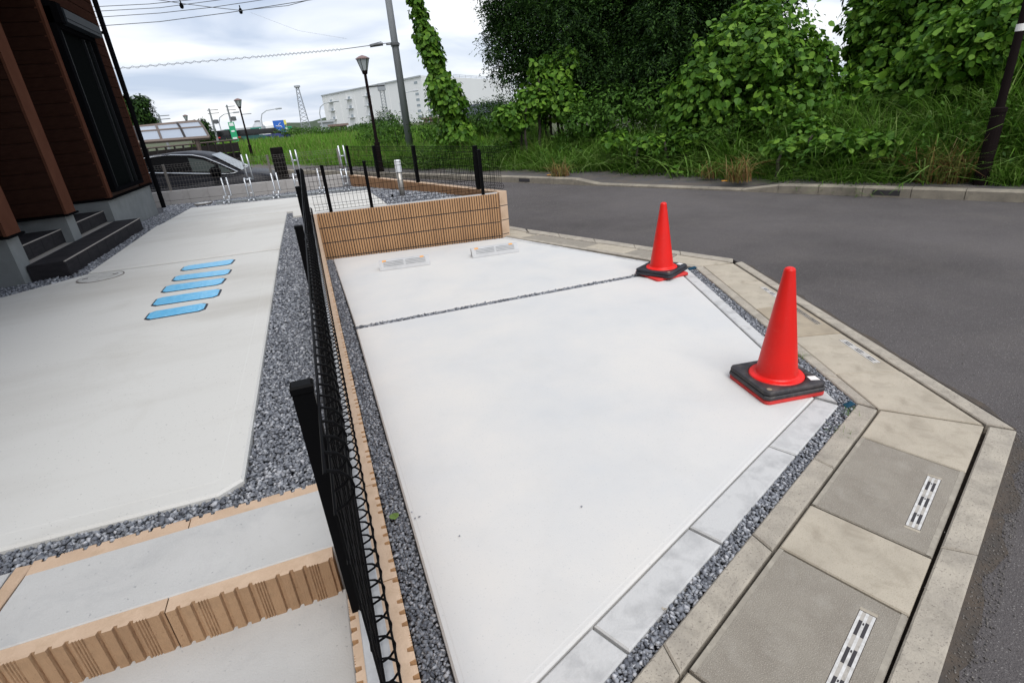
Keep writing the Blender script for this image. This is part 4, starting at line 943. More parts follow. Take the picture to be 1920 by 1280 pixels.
st = [(-2.1, .15, .4, .8), (-2.0, .03, .2, .9), (-1.2, 0, .2, .92), (1.0, 0, .2, .92), (1.9, .05, .2, .78), (2.15, .2, .3, .6)]
for x, i_, z0, z1 in st: v += [(x, -.85 + i_, z0), (x, -.85 + i_, z1 - .05), (x, -.75 + i_, z1), (x, .75 - i_, z1), (x, .85 - i_, z1 - .05), (x, .85 - i_, z0)]
f = [(i * 6 + j, (i + 1) * 6 + j, (i + 1) * 6 + (j + 1) % 6, i * 6 + (j + 1) % 6) for i in range(5) for j in range(6)] + [tuple(range(6)), tuple(reversed(range(30, 36)))]
b.add(v, f); b.build('body', m_carw, wc, smooth=True)
b = B(); v = []
for x, zt in ((-1.9, .95), (-1.3, 1.45), (-.8, 1.53), (.2, 1.53), (.6, 1.45), (1.25, .95)): v += [(x, -.8, .9), (x, -.64, zt), (x, .64, zt), (x, .8, .9)]
b.add(v, [(i * 4 + j, (i + 1) * 4 + j, (i + 1) * 4 + j + 1, i * 4 + j + 1) for i in range(5) for j in range(3)]); b.build('cabin', m_carw, wc, smooth=True)
b = B()
for y in (-.73, .73): b.quad((-1.3, y * 1.03, 1.0), (.95, y * 1.03, 1.0), (.5, y * .925, 1.38), (-1.05, y * .925, 1.38))
b.build('side_window', m_carg, wc)
for x in (-1.3, 1.35):
    for y in (-.78, .78):
        b = B(); b.add([(x + .3 * math.cos(a), y + dy, .3 + .3 * math.sin(a)) for dy in (-.1, .1) for a in [2 * math.pi * i / 20 for i in range(20)]], [(i, (i + 1) % 20, 20 + (i + 1) % 20, 20 + i) for i in range(20)] + [tuple(range(19, -1, -1)), tuple(range(20, 40))]); b.build('wheel', m_tyre, wc)

# ------------------------------------------------------------------ far kerb and footpath across the road
fk = thing('far_kerb', kind='structure')
def kz(s):   # kerb top height along the far side: dropped crossing in the middle
    lo, hi = 2.9, 7.3
    return 0.125 - 0.095 * float(sm(lo, lo + .55, s) * (1 - sm(hi - .55, hi, s)))
s = -6.0; i = 0
while s < 34:
    e = s + 0.6
    drain = abs(s - 1.2) < .3 or abs(s - 8.4) < .3
    b = B(); za, zb = kz(s + .004), kz(e - .004); A0, A1, D0, D1 = kp(s + .004, 0.0), kp(e - .004, 0.0), kp(s + .004, .15), kp(e - .004, .15); C0, C1 = kp(s + .004, .025), kp(e - .004, .025)
    v = [(*A0, -.1), (*A1, -.1), (*D1, -.1), (*D0, -.1), (*A0, za - .02), (*A1, zb - .02), (*C1, zb), (*C0, za), (*D1, zb), (*D0, za)]
    b.add(v, [(0, 1, 5, 4), (4, 5, 6, 7), (7, 6, 8, 9), (1, 2, 8, 6, 5), (3, 0, 4, 7, 9), (2, 3, 9, 8)])
    o = b.build('kerb_stone', m_kerbd, fk)
    if drain:
        b = B(); q = [kp(s + .13, -.004), kp(s + .47, -.004), kp(s + .47, .02), kp(s + .13, .02)]; b.prism(q, .012, .085); b.build('drain_slot', m_joint, o)
    s = e; i += 1
b = B()
ss = np.arange(-6, 34.01, .5)
v = []; 
for q in ss: v += [(*kp(q, .152), kz(q) - .008), (*kp(q, 1.9), .10 - .02)]
b.add(v, [(2 * i, 2 * i + 1, 2 * i + 3, 2 * i + 2)[::-1] for i in range(len(ss) - 1)]); b.build('footpath', m_walk, kind='structure')

# ------------------------------------------------------------------ leaves and grass
KL = (np.array([(0, 0, 0), (.40, .16, .05), (.50, .52, .04), (.22, .86, 0), (0, 1.0, -.06), (-.22, .86, 0), (-.50, .52, .04), (-.40, .16, .05), (0, .5, -.05)], float),
      np.array([(8, 0, 1), (8, 1, 2), (8, 2, 3), (8, 3, 4), (8, 4, 5), (8, 5, 6), (8, 6, 7), (8, 7, 0)]))
SL = (np.array([(0, 0, 0), (.22, .45, .04), (0, 1, -.05), (-.22, .45, .04)], float), np.array([(0, 1, 2), (0, 2, 3)]))
def unit(v): return v / (np.linalg.norm(v, axis=1, keepdims=True) + 1e-9)
def frames(nrm, droop=1.0, jit=.35):
    n = unit(nrm + rng.normal(0, jit, nrm.shape)); k = len(n)
    t = np.tile([0, 0, -droop], (k, 1)) + rng.normal(0, .6, (k, 3)); t = t - n * (t * n).sum(1, keepdims=True); t = unit(t)
    return np.cross(t, n), t, n
def leaf_np(P, Fx, Ft, Fn, size, shape):
    V0, F0 = shape; k = len(P)
    V = (Fx[:, None] * V0[None, :, 0:1] + Ft[:, None] * V0[None, :, 1:2] + Fn[:, None] * V0[None, :, 2:3]) * size[:, None, None] + P[:, None]
    F = (F0[None] + (np.arange(k) * len(V0))[:, None, None]).reshape(-1, 3)
    return V.reshape(-1, 3), F
def leaves_into(name, P, nrm, size, m, parent=None, shape=SL, droop=1.0, jit=.35, single=0, kind=None):
    """leaf faces; the SINGLE leaves that show largest become objects of their own"""
    Fx, Ft, Fn = frames(nrm, droop, jit)
    if single:
        vis = size / np.linalg.norm(P - np.array(EYE), axis=1) * np.clip((Fn * unit(np.array(EYE) - P)).sum(1), .1, 1) * np.clip(.6 + (nrm * unit(np.array(EYE) - P)).sum(1), .05, 1.6)
        top = np.argsort(-vis)[:single]; rest = np.setdiff1d(np.arange(len(P)), top)
        if 'kl' not in cache:
            b = B(); b.add(KL[0].tolist(), KL[1].tolist()); cache['kl'] = b.mesh('leaf', m_leafk)
        o3 = np.array(parent.location)
        for i in top:
            o = bpy.data.objects.new('leaf', cache['kl']); C.objects.link(o); o.parent = parent
            s_ = float(size[i]); M4 = Matrix((Fx[i] * s_, Ft[i] * s_, Fn[i] * s_)).transposed().to_4x4(); M4.translation = Vector(P[i] - o3); o.matrix_basis = M4
    else: rest = np.arange(len(P))
    V, F = leaf_np(P[rest], Fx[rest], Ft[rest], Fn[rest], size[rest], shape)
    if parent is not None: V = V - np.array(parent.location)
    return link(name, npmesh(name, V, F, m), parent, kind=kind)
def shell(c, r, n, fill=(.72, 1.06), zmin=None, lump=.16):
    d = unit(rng.normal(0, 1, (n, 3))); r = np.array(r if hasattr(r, '__len__') else (r, r, r), float)
    k1 = rng.normal(0, 2.6, (4, 3)); ph = rng.uniform(0, 6.28, 4)
    w = 1 + lump * np.sin(d @ k1.T + ph).mean(1) * 2
    rad = rng.uniform(fill[0] ** 2, fill[1] ** 2, n) ** .5
    P = np.array(c) + d * r * (w * rad)[:, None]; nn = unit(d / r)
    if zmin is not None: ok = P[:, 2] > zmin; P, nn = P[ok], nn[ok]
    return P, nn
def lumps(blobs, k, f):
    o = list(blobs)
    for c, r in blobs:
        for d in unit(rng.normal(0, 1, (k, 3))):
            q = f * rng.uniform(.75, 1.25); o.append((tuple(np.array(c) + d * np.array(r) * .82), tuple(x * q for x in r)))
    return o
def gh(x, y): return float(ground_h(x, y))
def trunk(b, p, h, r, lean=(0, 0)):
    pts = [Vector(p) + Vector((lean[0] * t * h + random.uniform(-.05, .05), lean[1] * t * h + random.uniform(-.05, .05), h * t)) for t in (0, .25, .5, .75, 1)]
    b.path(pts, r, 8, True, 0, r * .4); return pts

def kudzu(label, blobs, dens, leaf, single, base, group='kudzu covered mounds on the bank'):
    t = thing('kudzu_shrub', label, 'kudzu', base, 0, group)
    Ps, Ns = [], []; big = blobs; blobs = lumps([(c, tuple(x * .9 for x in r)) for c, r in blobs], 9, .36)
    for c, r in blobs:
        r = np.array(r, float); area = 4 * math.pi * ((r[0] * r[1]) ** 1.6 / 3 + (r[0] * r[2]) ** 1.6 / 3 + (r[1] * r[2]) ** 1.6 / 3) ** (1 / 1.6)
        p, n = shell(c, r, int(area * dens * .62), (.80, 1.10), gh(c[0], c[1]) - .1, .2); Ps.append(p); Ns.append(n)
        p, n = shell(c, r * .78, int(area * dens * .5), (.7, 1.0), gh(c[0], c[1]) - .1); Ps.append(p); Ns.append(n)
    P, Nn = np.concatenate(Ps), np.concatenate(Ns); Nn = unit(Nn + np.array([0, 0, .55]))
    size = leaf * rng.uniform(.4, 1.35, len(P))
    leaves_into('foliage', P, Nn, size, m_leafk, t, KL, 1.2, .55, single, 'stuff')
    q = rng.choice(len(P), len(P) // 2); leaves_into('small_leaves', P[q] + rng.normal(0, .06, (len(q), 3)), Nn[q], leaf * .62 * rng.uniform(.5, 1.4, len(q)), m_leafb, t, SL, .9, .6, 0, 'stuff')
    b = B(); o = Vector(base)
    for c, r in big[:4]:
        for k in range(3): trunk(b, Vector((c[0] + random.uniform(-.4, .4), c[1] + random.uniform(-.4, .4), gh(c[0], c[1]) - .1)) - o, c[2] + r[2] * .4 - gh(c[0], c[1]), .05)
    b.build('stems', m_bark, t, kind='stuff'); return t
def bl(px, py, dist, r, rz=None, dz=0):
    p = away(px, py, dist); return ((p.x, p.y, p.z + dz), (r, r, rz or r))
def base_of(px, py, dist): p = away(px, py, dist); return (p.x, p.y, gh(p.x, p.y))

kudzu('tall round kudzu mound with broad leaves standing left of the sky gap', [bl(1415, 135, 14, 1.42, 1.3), bl(1340, 185, 13.4, .95, .85), bl(1490, 150, 13.8, .82, .8), bl(1425, 75, 14.3, .95, .75), bl(1290, 215, 13.5, .6, .5), bl(1460, 200, 13.2, .8, .6)], 135, .128, 300, base_of(1420, 130, 14))
kudzu('huge kudzu covered mass rising out of frame right of the sky gap', [bl(1770, 40, 15.5, 1.75, 1.6), bl(1830, -70, 16.5, 2.3, 2.2), bl(1690, 120, 14.6, .75, .7), bl(1710, 10, 15.8, .95, .9)], 115, .135, 300, base_of(1770, 60, 15.5))
kudzu('kudzu bank with bright leaves behind the leaning brown lamp post', [bl(1850, 95, 13.2, 1.3, .75), bl(1960, 60, 13.2, 1.5, 1.0), bl(1770, 140, 13.2, .95, .55), bl(1860, 50, 14.4, 1.3, .9)], 125, .13, 300, base_of(1860, 100, 13.2))
kudzu('low kudzu tangle in the dip between the two big mounds', [bl(1585, 180, 14, .75, .5), bl(1650, 190, 13.4, .6, .4), bl(1550, 215, 13.2, .55, .4)], 130, .128, 240, base_of(1590, 175, 13.8))
kudzu('small bright kudzu climbing at the left foot of the dark tree', [bl(1030, 165, 16.5, .6, .85), bl(985, 205, 16.2, .5, .35), bl(1060, 125, 17, .45, .5), bl(1005, 190, 16.3, .6, .5), bl(955, 225, 16, .5, .4), bl(1065, 195, 16, .5, .5)], 120, .13, 240, base_of(1035, 160, 16.5))
kudzu('low kudzu patch spilling over the bank foot left of the brown lamp post', [bl(1480, 280, 11.2, .42, .22), bl(1560, 272, 11.0, .45, .25), bl(1630, 275, 10.7, .40, .22), bl(1520, 250, 11.6, .4, .25)], 130, .125, 200, base_of(1540, 280, 11.1))
kudzu('low kudzu patch in the grass above the dropped kerb', [bl(1215, 272, 13, .42, .22), bl(1290, 262, 12.8, .38, .22), bl(1150, 262, 13.6, .35, .2)], 130, .125, 160, base_of(1220, 272, 13))
# vine column climbing the stay of the pole
t = thing('vine_column', 'leaning column of green vine climbing a stay beside the concrete pole', 'vine', base_of(858, 250, 20))
A_, B_ = np.array(away(765, -40, 18.8)), np.array(away(862, 262, 18.8)); n = 4200
u = rng.random(n) ** .8; ax = A_ + (B_ - A_) * u[:, None]; th = rng.uniform(0, 6.283, n)
wd = (.15 + .60 * u ** 1.6) * (1 + .28 * np.sin(u * 19 + 1) + .15 * np.sin(u * 43)) * rng.uniform(.45, 1.05, n)
rad = np.stack([np.cos(th), np.sin(th), np.zeros(n)], 1); P = ax + rad * wd[:, None] + rng.normal(0, .05, (n, 3))
leaves_into('foliage', P, unit(rad + np.array([0, 0, .5])), .145 * rng.uniform(.4, 1.3, n), m_leafk, t, KL, 1.2, .4, 260, 'stuff')
b = B(); o = Vector(t.location); b.path([Vector(A_) - o + Vector((0, 0, 1.5)) * 0, Vector(B_) - o], .03, 6); b.path([Vector(A_) - o + Vector((.06, 0, 0)), Vector(B_) - o + Vector((-.1, .05, 0))], .018, 5); b.build('stay_wire', m_stem, t, kind='stuff')

def tree(label, blobs, count, leaf, m, base, name='tree', group='trees on the overgrown bank', shape=SL, tr=.16, fill=(.35, 1.08), frond=True):
    t = thing(name, label, 'tree', base, 0, group); Ps, Ns, Ss = [], [], []; big = blobs; blobs = lumps([(c, tuple(x * .88 for x in r)) for c, r in blobs], 10, .36)
    tot = sum(r[0] * r[1] * r[2] for c, r in blobs) ** 1
    for c, r in blobs:
        k = int(count * (r[0] * r[1] * r[2]) ** .75 / sum((q[0] * q[1] * q[2]) ** .75 for _, q in blobs))
        if frond:       # pinnate fronds: leaflets in two rows along a drooping stalk
            kk = k // 11; p, n_ = shell(c, r, kk, fill, gh(c[0], c[1]) + .2, .25)
            dirn = unit(n_ + rng.normal(0, .5, p.shape) + np.array([0, 0, -.25])); side = unit(np.cross(dirn, np.array([0, 0, 1.0]) + rng.normal(0, .25, p.shape)))
            for q in range(11):
                f_ = q / 10; pp_ = p + dirn * (f_ * leaf * 4.2) + np.array([0, 0, -1]) * (f_ ** 2 * leaf * 1.3) + side * ((q % 2) * 2 - 1) * leaf * .28
                Ps.append(pp_); Ns.append(unit(np.cross(side, dirn) * np.sign(np.cross(side, dirn)[:, 2:3] + 1e-6) + n_ * .2))
        else:
            p, n_ = shell(c, r, k, fill, gh(c[0], c[1]) + .1, .25); Ps.append(p); Ns.append(unit(n_ + np.array([0, 0, .5])))
    P, Nn = np.concatenate(Ps), np.concatenate(Ns)
    leaves_into('crown', P, Nn, leaf * rng.uniform(.7, 1.25, len(P)), m, t, shape, .8, .3)
    b = B(); o = Vector(base); mid = Vector(blobs[0][0])
    top = Vector((0, 0, max(.8, mid.z - base[2]))); b.path([(0, 0, -.1), top * .35 + Vector((.05, .03, 0)), top * .7, top], tr, 9, True, 0, tr * .5)
    for c, r in big[1:]:
        e_ = Vector(c) - o; st_ = top * random.uniform(.35, .85); b.path([st_, st_.lerp(e_, .5) + Vector((0, 0, .25)), e_], tr * .42, 6, True, 0, tr * .12)
    b.build('trunk', m_bark, t, smooth=True); return t
tree('large dark feathery tree overhanging the bank left of the kudzu mounds', [bl(1130, 60, 18.5, 2.1, 1.9), bl(985, 20, 19, 1.3, 1.2), bl(965, 85, 18.6, .9, .7), bl(975, 140, 18.2, .55, .42), bl(1080, 150, 18, 1.2, .9), bl(1200, 20, 18.5, 2.0, 2.0), bl(1010, -70, 20, 2.0, 1.8), bl(1150, -110, 20, 2.4, 2.2), bl(928, 70, 18.6, .42, .3), bl(935, 125, 18.3, .4, .28), bl(945, 25, 18.9, .6, .4)], 190000, .095, m_leafd, base_of(1120, 220, 19), tr=.2, fill=(.6, 1.03))
tree('dark feathery tree directly behind the round kudzu mound', [bl(1290, 40, 17.5, 2.0, 1.9), bl(1240, 120, 16.6, 1.3, 1.1), bl(1370, 0, 18, 1.6, 1.5), bl(1300, -90, 19, 2.4, 2.2), bl(1400, -40, 19.5, 1.3, 1.1), bl(1180, 150, 16.4, 1.0, .8), bl(1290, 165, 16, .8, .6)], 150000, .095, m_leafd, base_of(1300, 200, 17.5), tr=.18, fill=(.6, 1.03))
tree('deeply shaded tree far back behind the dark feathery trees', [bl(1100, 90, 24, 2.4, 2.4), bl(1230, 80, 24, 2.6, 2.4), bl(1360, 60, 24, 2.3, 2.2), bl(1020, 130, 23, 1.3, 1.0), bl(1200, -60, 25, 3.4, 3), bl(1340, 160, 22, 1.8, 1.0), bl(1130, 185, 21.5, 1.6, .7)], 52000, .17, m_leafd, base_of(1220, 180, 24), fill=(.2, 1.02), frond=False)
tree('leafy tree closing the top right corner behind the kudzu', [bl(1880, -120, 20, 3.0, 2.6), bl(1980, -40, 19, 2.4, 2.4), bl(1740, -50, 20, 1.3, 1.1)], 26000, .15, m_leafd, base_of(1850, 60, 20), fill=(.3, 1.03), frond=False)

def bush(label, blobs, count, leaf, base, group='bushes on the bank', m=None):
    t = thing('bush', label, 'bush', base, 0, group); Ps, Ns = [], []
    for c, r in blobs:
        p, n_ = shell(c, r, count // len(blobs), (.55, 1.12), gh(c[0], c[1]), .3); Ps.append(p); Ns.append(unit(n_ + np.array([0, 0, .7])))
    P, Nn = np.concatenate(Ps), np.concatenate(Ns)
    leaves_into('foliage', P, Nn, leaf * rng.uniform(.6, 1.3, len(P)), m or m_leafb, t, SL, .5, .5)
    b = B(); o = Vector(base)
    for c, r in blobs: b = B(); b.path([(Vector((c[0] * .5 + base[0] * .5, c[1] * .5 + base[1] * .5, base[2] - .05)) - o), Vector(c) - o], .025, 5); b.build('stem', m_bark, t)
    return t
bush('leafy green bush under the dark tree right of the small climbing kudzu', [bl(1150, 205, 15.5, .75, .5), bl(1220, 195, 15.3, .7, .5), bl(1100, 225, 15.4, .6, .4)], 3600, .13, base_of(1160, 215, 15.5))
bush('leafy green bush at the foot of the round kudzu mound', [bl(1290, 235, 13.4, .6, .4), bl(1350, 245, 13, .5, .35)], 2600, .12, base_of(1300, 235, 13.4))
bush('yellow green bush beside the foot of the vine column', [bl(905, 235, 20, .75, .55), bl(950, 235, 19, .7, .5), bl(870, 245, 20, .6, .5)], 3600, .13, base_of(910, 235, 20))
bush('dark rounded bush below the dark roofed building', [bl(915, 214, 30, 1.1, .7), bl(945, 205, 29, 1.0, .7)], 2600, .15, base_of(920, 214, 30), m=m_leafd)
bush('weedy bush in the field between lamp post and concrete pole', [bl(740, 243, 24, .8, .5), bl(700, 248, 26, .8, .45), bl(810, 240, 23, .7, .5)], 3200, .12, base_of(745, 243, 24))

def grass(name, P, h, wd, lean, m, parent=None, kind='stuff', seg=3):
    """arching blades: P (n,3) roots"""
    n = len(P); a = rng.uniform(0, 6.283, n); dx = np.stack([np.cos(a), np.sin(a)], 1); sx = np.stack([-np.sin(a), np.cos(a)], 1)
    rows = []
    for q in range(seg + 1):
        f_ = q / seg; c = P.copy(); out_ = (lean * h * f_ ** 1.8); c[:, :2] += dx * out_[:, None]
        c[:, 2] += h * (f_ - .42 * np.minimum(lean, 1.6) * f_ ** 2.4)
        wv = wd * (1 - f_ ** 1.6) * .5 + wd * .03
        l = c.copy(); r_ = c.copy(); l[:, :2] += sx * wv[:, None]; r_[:, :2] -= sx * wv[:, None]; rows += [l, r_]
    V = np.stack(rows, 1).reshape(-1, 3); k = 2 * (seg + 1)
    F0 = np.array([(2 * q, 2 * q + 1, 2 * q + 3, 2 * q + 2) for q in range(seg)])
    F = (F0[None] + (np.arange(n) * k)[:, None, None]).reshape(-1, 4)
    if parent is not None: V = V - np.array(parent.location)
    return link(name, npmesh(name, V, F, m), parent, kind=kind)
def kpn(s, d): return np.stack([P0.x + U.x * s + NN.x * d, P0.y + U.y * s + NN.y * d], 1)
def edge_d(s): return 1.05 - .75 * sm(5.5, 1.2, s) * (1 - sm(2.6, 2.2, s) * 0) + .16 * np.sin(s * 2.1) + .1 * np.sin(s * 5.3 + 1) + .35 * (s < 1.0)
n = 52000
s_ = rng.uniform(-5, 17, n); d_ = .2 + 4.0 * rng.random(n) ** 1.25
ok = d_ > edge_d(s_) - .05; s_, d_ = s_[ok], d_[ok]
pl = kpn(s_, d_); nz = np.sin(pl[:, 0] * 2.3 + 1) * np.cos(pl[:, 1] * 1.9) * .5 + .5
clump = np.sin(pl[:, 0] * 6.1) * np.sin(pl[:, 1] * 5.3 + .7)
P = np.concatenate([pl, ground_h(pl[:, 0], pl[:, 1])[:, None] - .03], 1)
hh = (.50 + .50 * nz + .22 * clump) * rng.uniform(.5, 1.25, len(P)) * (.5 + .5 * np.clip((d_ - edge_d(s_)) / .6, 0, 1)) * (1 - .3 * sm(2.6, 4.0, d_)) * (1 + .15 * sm(5, 2, s_))
grass('bank_grass', P, np.maximum(hh, .12), rng.uniform(.010, .030, len(P)), rng.uniform(.25, 1.5, len(P)), m_grass, seg=4)
n = 5200
s_ = rng.uniform(-5, 16, n); d_ = .35 + 3.2 * rng.random(n) ** 1.1; ok = d_ > edge_d(s_) + .05; s_, d_ = s_[ok], d_[ok]; pl = kpn(s_, d_)
cl = np.sin(pl[:, 0] * 3.1 + .5) * np.sin(pl[:, 1] * 2.7); ok = cl > -.25; pl = pl[ok]; d_ = d_[ok]
P = np.concatenate([pl, ground_h(pl[:, 0], pl[:, 1])[:, None]], 1)
grass('arching_grass', P, rng.uniform(.7, 1.25, len(P)), rng.uniform(.020, .038, len(P)), rng.uniform(.7, 1.9, len(P)), mat('arching_blade', (.1, .2, .03), .55, island=[(0.07, 0.16, 0.016), (0.11, 0.23, 0.026), (0.16, 0.29, 0.05), (0.24, 0.34, 0.11)], transl=.3, spec=.3), seg=6)
n = 26000
s_ = rng.uniform(-5, 16, n); d_ = .5 + 3.4 * rng.random(n); pl = kpn(s_, d_); cl = np.sin(pl[:, 0] * 1.7 + 2) * np.sin(pl[:, 1] * 1.9 + .4); ok = (d_ > edge_d(s_)) & (cl > .18); pl = pl[ok]
P = np.concatenate([pl, (ground_h(pl[:, 0], pl[:, 1]) + rng.uniform(.05, .85, len(pl)))[:, None]], 1)
leaves_into('bank_weeds', P, np.tile([0, 0, 1.0], (len(P), 1)), .09 * rng.uniform(.6, 1.5, len(P)), m_leafb, None, SL, .5, .7, 0, 'stuff')
# open field beyond the road, left of the trees
n = 95000
az = R(1) * rng.uniform(-9, 24, n); dist = 13 * (90 / 13) ** (rng.random(n) ** 1.15)
X, Y = np.sin(az) * dist, np.cos(az) * dist; d_ = (X - P0.x) * NN.x + (Y - P0.y) * NN.y; s_ = (X - P0.x) * U.x + (Y - P0.y) * U.y
ok = (d_ > 1.25 + .3 * np.sin(X * 1.7)) & (s_ > 9); X, Y, d_, dist = X[ok], Y[ok], d_[ok], dist[ok]
P = np.stack([X, Y, ground_h(X, Y) - .03], 1); nz = np.sin(X * .9 + 1) * np.cos(Y * .55) * .5 + .5
hh = (.55 + .45 * nz) * rng.uniform(.6, 1.25, len(P)) * np.clip((d_ - 1.0) / 1.0, .4, 1)
grass('field_grass', P, hh, rng.uniform(.7, 1.3, len(P)) * np.maximum(.014, dist * .0011), rng.uniform(.1, .8, len(P)), m_field)
# grass strip left of the driveway
n = 9000; X = rng.uniform(-9, -2.2, n); Y = rng.uniform(22, 40, n); ok = (X + .32 * (Y - 22) < -2.6 + 1.2) | True; P = np.stack([X, Y, ground_h(X, Y)], 1)
grass('verge_grass', P, rng.uniform(.15, .4, n), np.full(n, .03), rng.uniform(.1, .8, n), m_field)
def tuft(label, px, py, z, r, n, h, m, group):
    p = at(px, py, z); t = thing('grass_tuft', label, 'grass tuft', (p.x, p.y, z), 0, group)
    a = rng.uniform(0, 6.283, n); q = r * np.sqrt(rng.random(n)); P = np.stack([p.x + q * np.cos(a), p.y + q * np.sin(a), np.full(n, z - .02)], 1)
    grass('blades', P, h * rng.uniform(.4, 1.15, n), rng.uniform(.008, .020, n) * min(1, h * 3.2), rng.uniform(.3, 1.6, n), m, t, 'stuff', 4); return t
tuft('dry brown and green grass tuft behind the kerb left of the brown lamp post', 1765, 338, .12, .36, 240, .80, m_dry, 'dry tufts at the kerb')
tuft('dry reddish grass tuft at the right end of the dropped kerb', 1385, 338, .12, .22, 130, .62, m_dry, 'dry tufts at the kerb')
tuft('thin dry grass tuft leaning over the dropped kerb by the orange mark', 1330, 332, .10, .16, 60, .45, m_dry, 'dry tufts at the kerb')
tuft('short dry tuft at the left end of the dropped kerb', 1050, 330, .12, .22, 130, .5, m_dry, 'dry tufts at the kerb')
tuft('green grass tuft behind the kerb at the right picture edge', 1890, 342, .12, .35, 420, .42, m_grass, 'green tufts at the kerb')
tuft('small green weed in the gutter joint at the inner kerb corner', 1600, 772, .0, .05, 34, .05, m_grass, 'weeds in the gutter joints')
tuft('small green weed on the gravel edge below the kerb corner', 1572, 806, .0, .06, 36, .05, m_grass, 'weeds in the gutter joints')
tuft('tiny weed in the kerb joint right of the near cone', 1500, 668, .0, .03, 14, .06, m_grass, 'weeds in the gutter joints')
# trailing kudzu on the footpath
def runner(label, pts, n, z=.13):
    p0 = at(*pts[0], z); t = thing('kudzu_runner', label, 'kudzu runner', (p0.x, p0.y, z), 0, 'kudzu runners on the footpath')
    W_ = [at(*q, z) for q in pts]; b = B(); b.path([w_ - W_[0] + Vector((0, 0, .02)) for w_ in W_], .008, 5); b.build('stem', m_stem, t)
    for i in range(n):
        u = random.random() * (len(W_) - 1); k = min(int(u), len(W_) - 2); p = W_[k].lerp(W_[k + 1], u - k) - W_[0]
        o = bpy.data.objects.new('leaf', cache['kl']); C.objects.link(o); o.parent = t; sc = random.uniform(.11, .19)
        o.location = p + Vector((random.uniform(-.16, .16), random.uniform(-.16, .16), random.uniform(.03, .16))); o.scale = (sc, sc, sc); o.rotation_euler = (random.uniform(-.7, .2), random.uniform(-.5, .5), random.uniform(0, 6.28))
runner('kudzu runner spreading over the footpath left of the dropped kerb end', [(1215, 322), (1245, 318), (1275, 326)], 9)
runner('long kudzu runner lying along the footpath under the tall grass', [(1430, 318), (1480, 305), (1540, 300), (1600, 310)], 42)
runner('kudzu runner hanging over the bank edge beside the dry tuft', [(1600, 300), (1650, 292)], 16)
runner('kudzu runner at the bank foot above the dropped kerb', [(1240, 290), (1290, 300), (1320, 310)], 14)

# ------------------------------------------------------------------ lamp posts, pole, wires
def lamp_post(label, x, y, z, h=3.35, arm=True):
    t = thing('lamp_post', label, 'lamp post', (x, y, z), 0, 'lantern lamp posts along the road')
    b = B(); b.lathe([(.085, -.1), (.08, .93), (.06, .96)], 16); b.lathe([(.05, .96), (.042, h - .48), (.04, h - .46)], 16); b.build('pole', m_lamp, t, smooth=False)
    b = B(); b.lathe([(.088, .93), (.088, .985), (.055, .995)], 16); b.build('collar', m_lamp, t)
    b = B(); b.lathe([(.055, h - .46), (.075, h - .44), (.09, h - .36)], 12); b.build('lantern_base', m_lamp, t)
    b = B(); b.lathe([(.075, h - .38), (.175, h - .06)], 6); b.build('lantern_glass', m_lglass, t)
    b = B()
    for i in range(6):
        a = 2 * math.pi * i / 6; b.path([(.08 * math.cos(a), .08 * math.sin(a), h - .38), (.18 * math.cos(a), .18 * math.sin(a), h - .06)], .008, 5)
    b.build('lantern_frame', m_lamp, t)
    b = B(); b.lathe([(.205, h - .06), (.205, h - .035), (.10, h + .02), (.0, h + .05)], 6); b.build('lantern_cap', m_lcap, t)
    if arm: b = B(); b.path([(0, 0, 2.55), (.50, -.1, 2.55)], .016, 6); b.build('banner_arm', m_lamp, t)
    return t
lamp_post('brown lantern lamp post left of the concrete pole beyond the yard fence', 2.24, 18.1, 0.0)
lamp_post('smaller looking lantern lamp post above the dark minivan bonnet', -2.62, 34.4, -0.05, 3.3)
q = away(357, 250, 55); lamp_post('farthest lantern lamp post peeking over the carport roof', q.x, q.y, 0.0, 3.3, False)
t = lamp_post('thick dark brown lamp post on the kerb at the right picture edge', 8.73, 4.94, 0.11, 3.35, False)
b = B(); b.lathe([(.0505, 1.87), (.0500, 1.95)], 16); b.build('sticker', m_stick, t)
pole_p = Vector((4.08, 22.7, gh(4.08, 22.7)))
t = thing('utility_pole', 'grey concrete utility pole rising out of frame beside the vine', 'utility pole', pole_p, 0)
b = B(); b.lathe([(.15, -.1), (.10, 10)], 18); b.build('pole', m_pole, t, smooth=True)
zc = away(735, 84, 23).z - pole_p.z
b = B(); b.lathe([(.16, zc - .06), (.16, zc + .06)], 16); b.box((-.1, -.16, zc), (.5, .05, .05)); b.build('cable_band', m_cable, t)
b = B(); b.box((0, 0, 9.2), (1.8, .09, .09)); b.box((0, 0, 8.3), (1.5, .09, .09)); b.build('cross_arm', m_cable, t)
def wire(label, pts, r, m, helix=None, group='overhead wires', sag=0):
    W_ = [away(*p) for p in pts]; o = W_[0].copy(); t = thing('overhead_wire', label, 'wire', o, 0, group)
    out_ = []
    for i in range(len(W_) - 1):
        for k in range(14):
            f_ = k / 14; out_.append(W_[i].lerp(W_[i + 1], f_) - o + Vector((0, 0, -sag * 4 * f_ * (1 - f_))))
    out_.append(W_[-1] - o); b = B(); b.path(out_, r, 5); b.build('cable', m, t)
    if helix:
        h = []; n = 260
        for k in range(n):
            f_ = k / (n - 1) * (len(out_) - 1); i = min(int(f_), len(out_) - 2); p = out_[i].lerp(out_[i + 1], f_ - i); a = k * 1.05
            h.append(p + Vector((0, math.cos(a) * helix, math.sin(a) * helix)))
        b = B(); b.path(h, r * .8, 4); b.build('spiral_hanger', m, t)
    return t
wire('spiral wrapped communication cable running from the concrete pole to the house', [(120, 137, 25), (480, 107, 24.2), (640, 93, 23.5)], .010, m_cablel, .042)
wire('short thin cable between the grey splice case and the concrete pole', [(640, 93, 23.5), (735, 80, 22.8)], .013, m_cable)
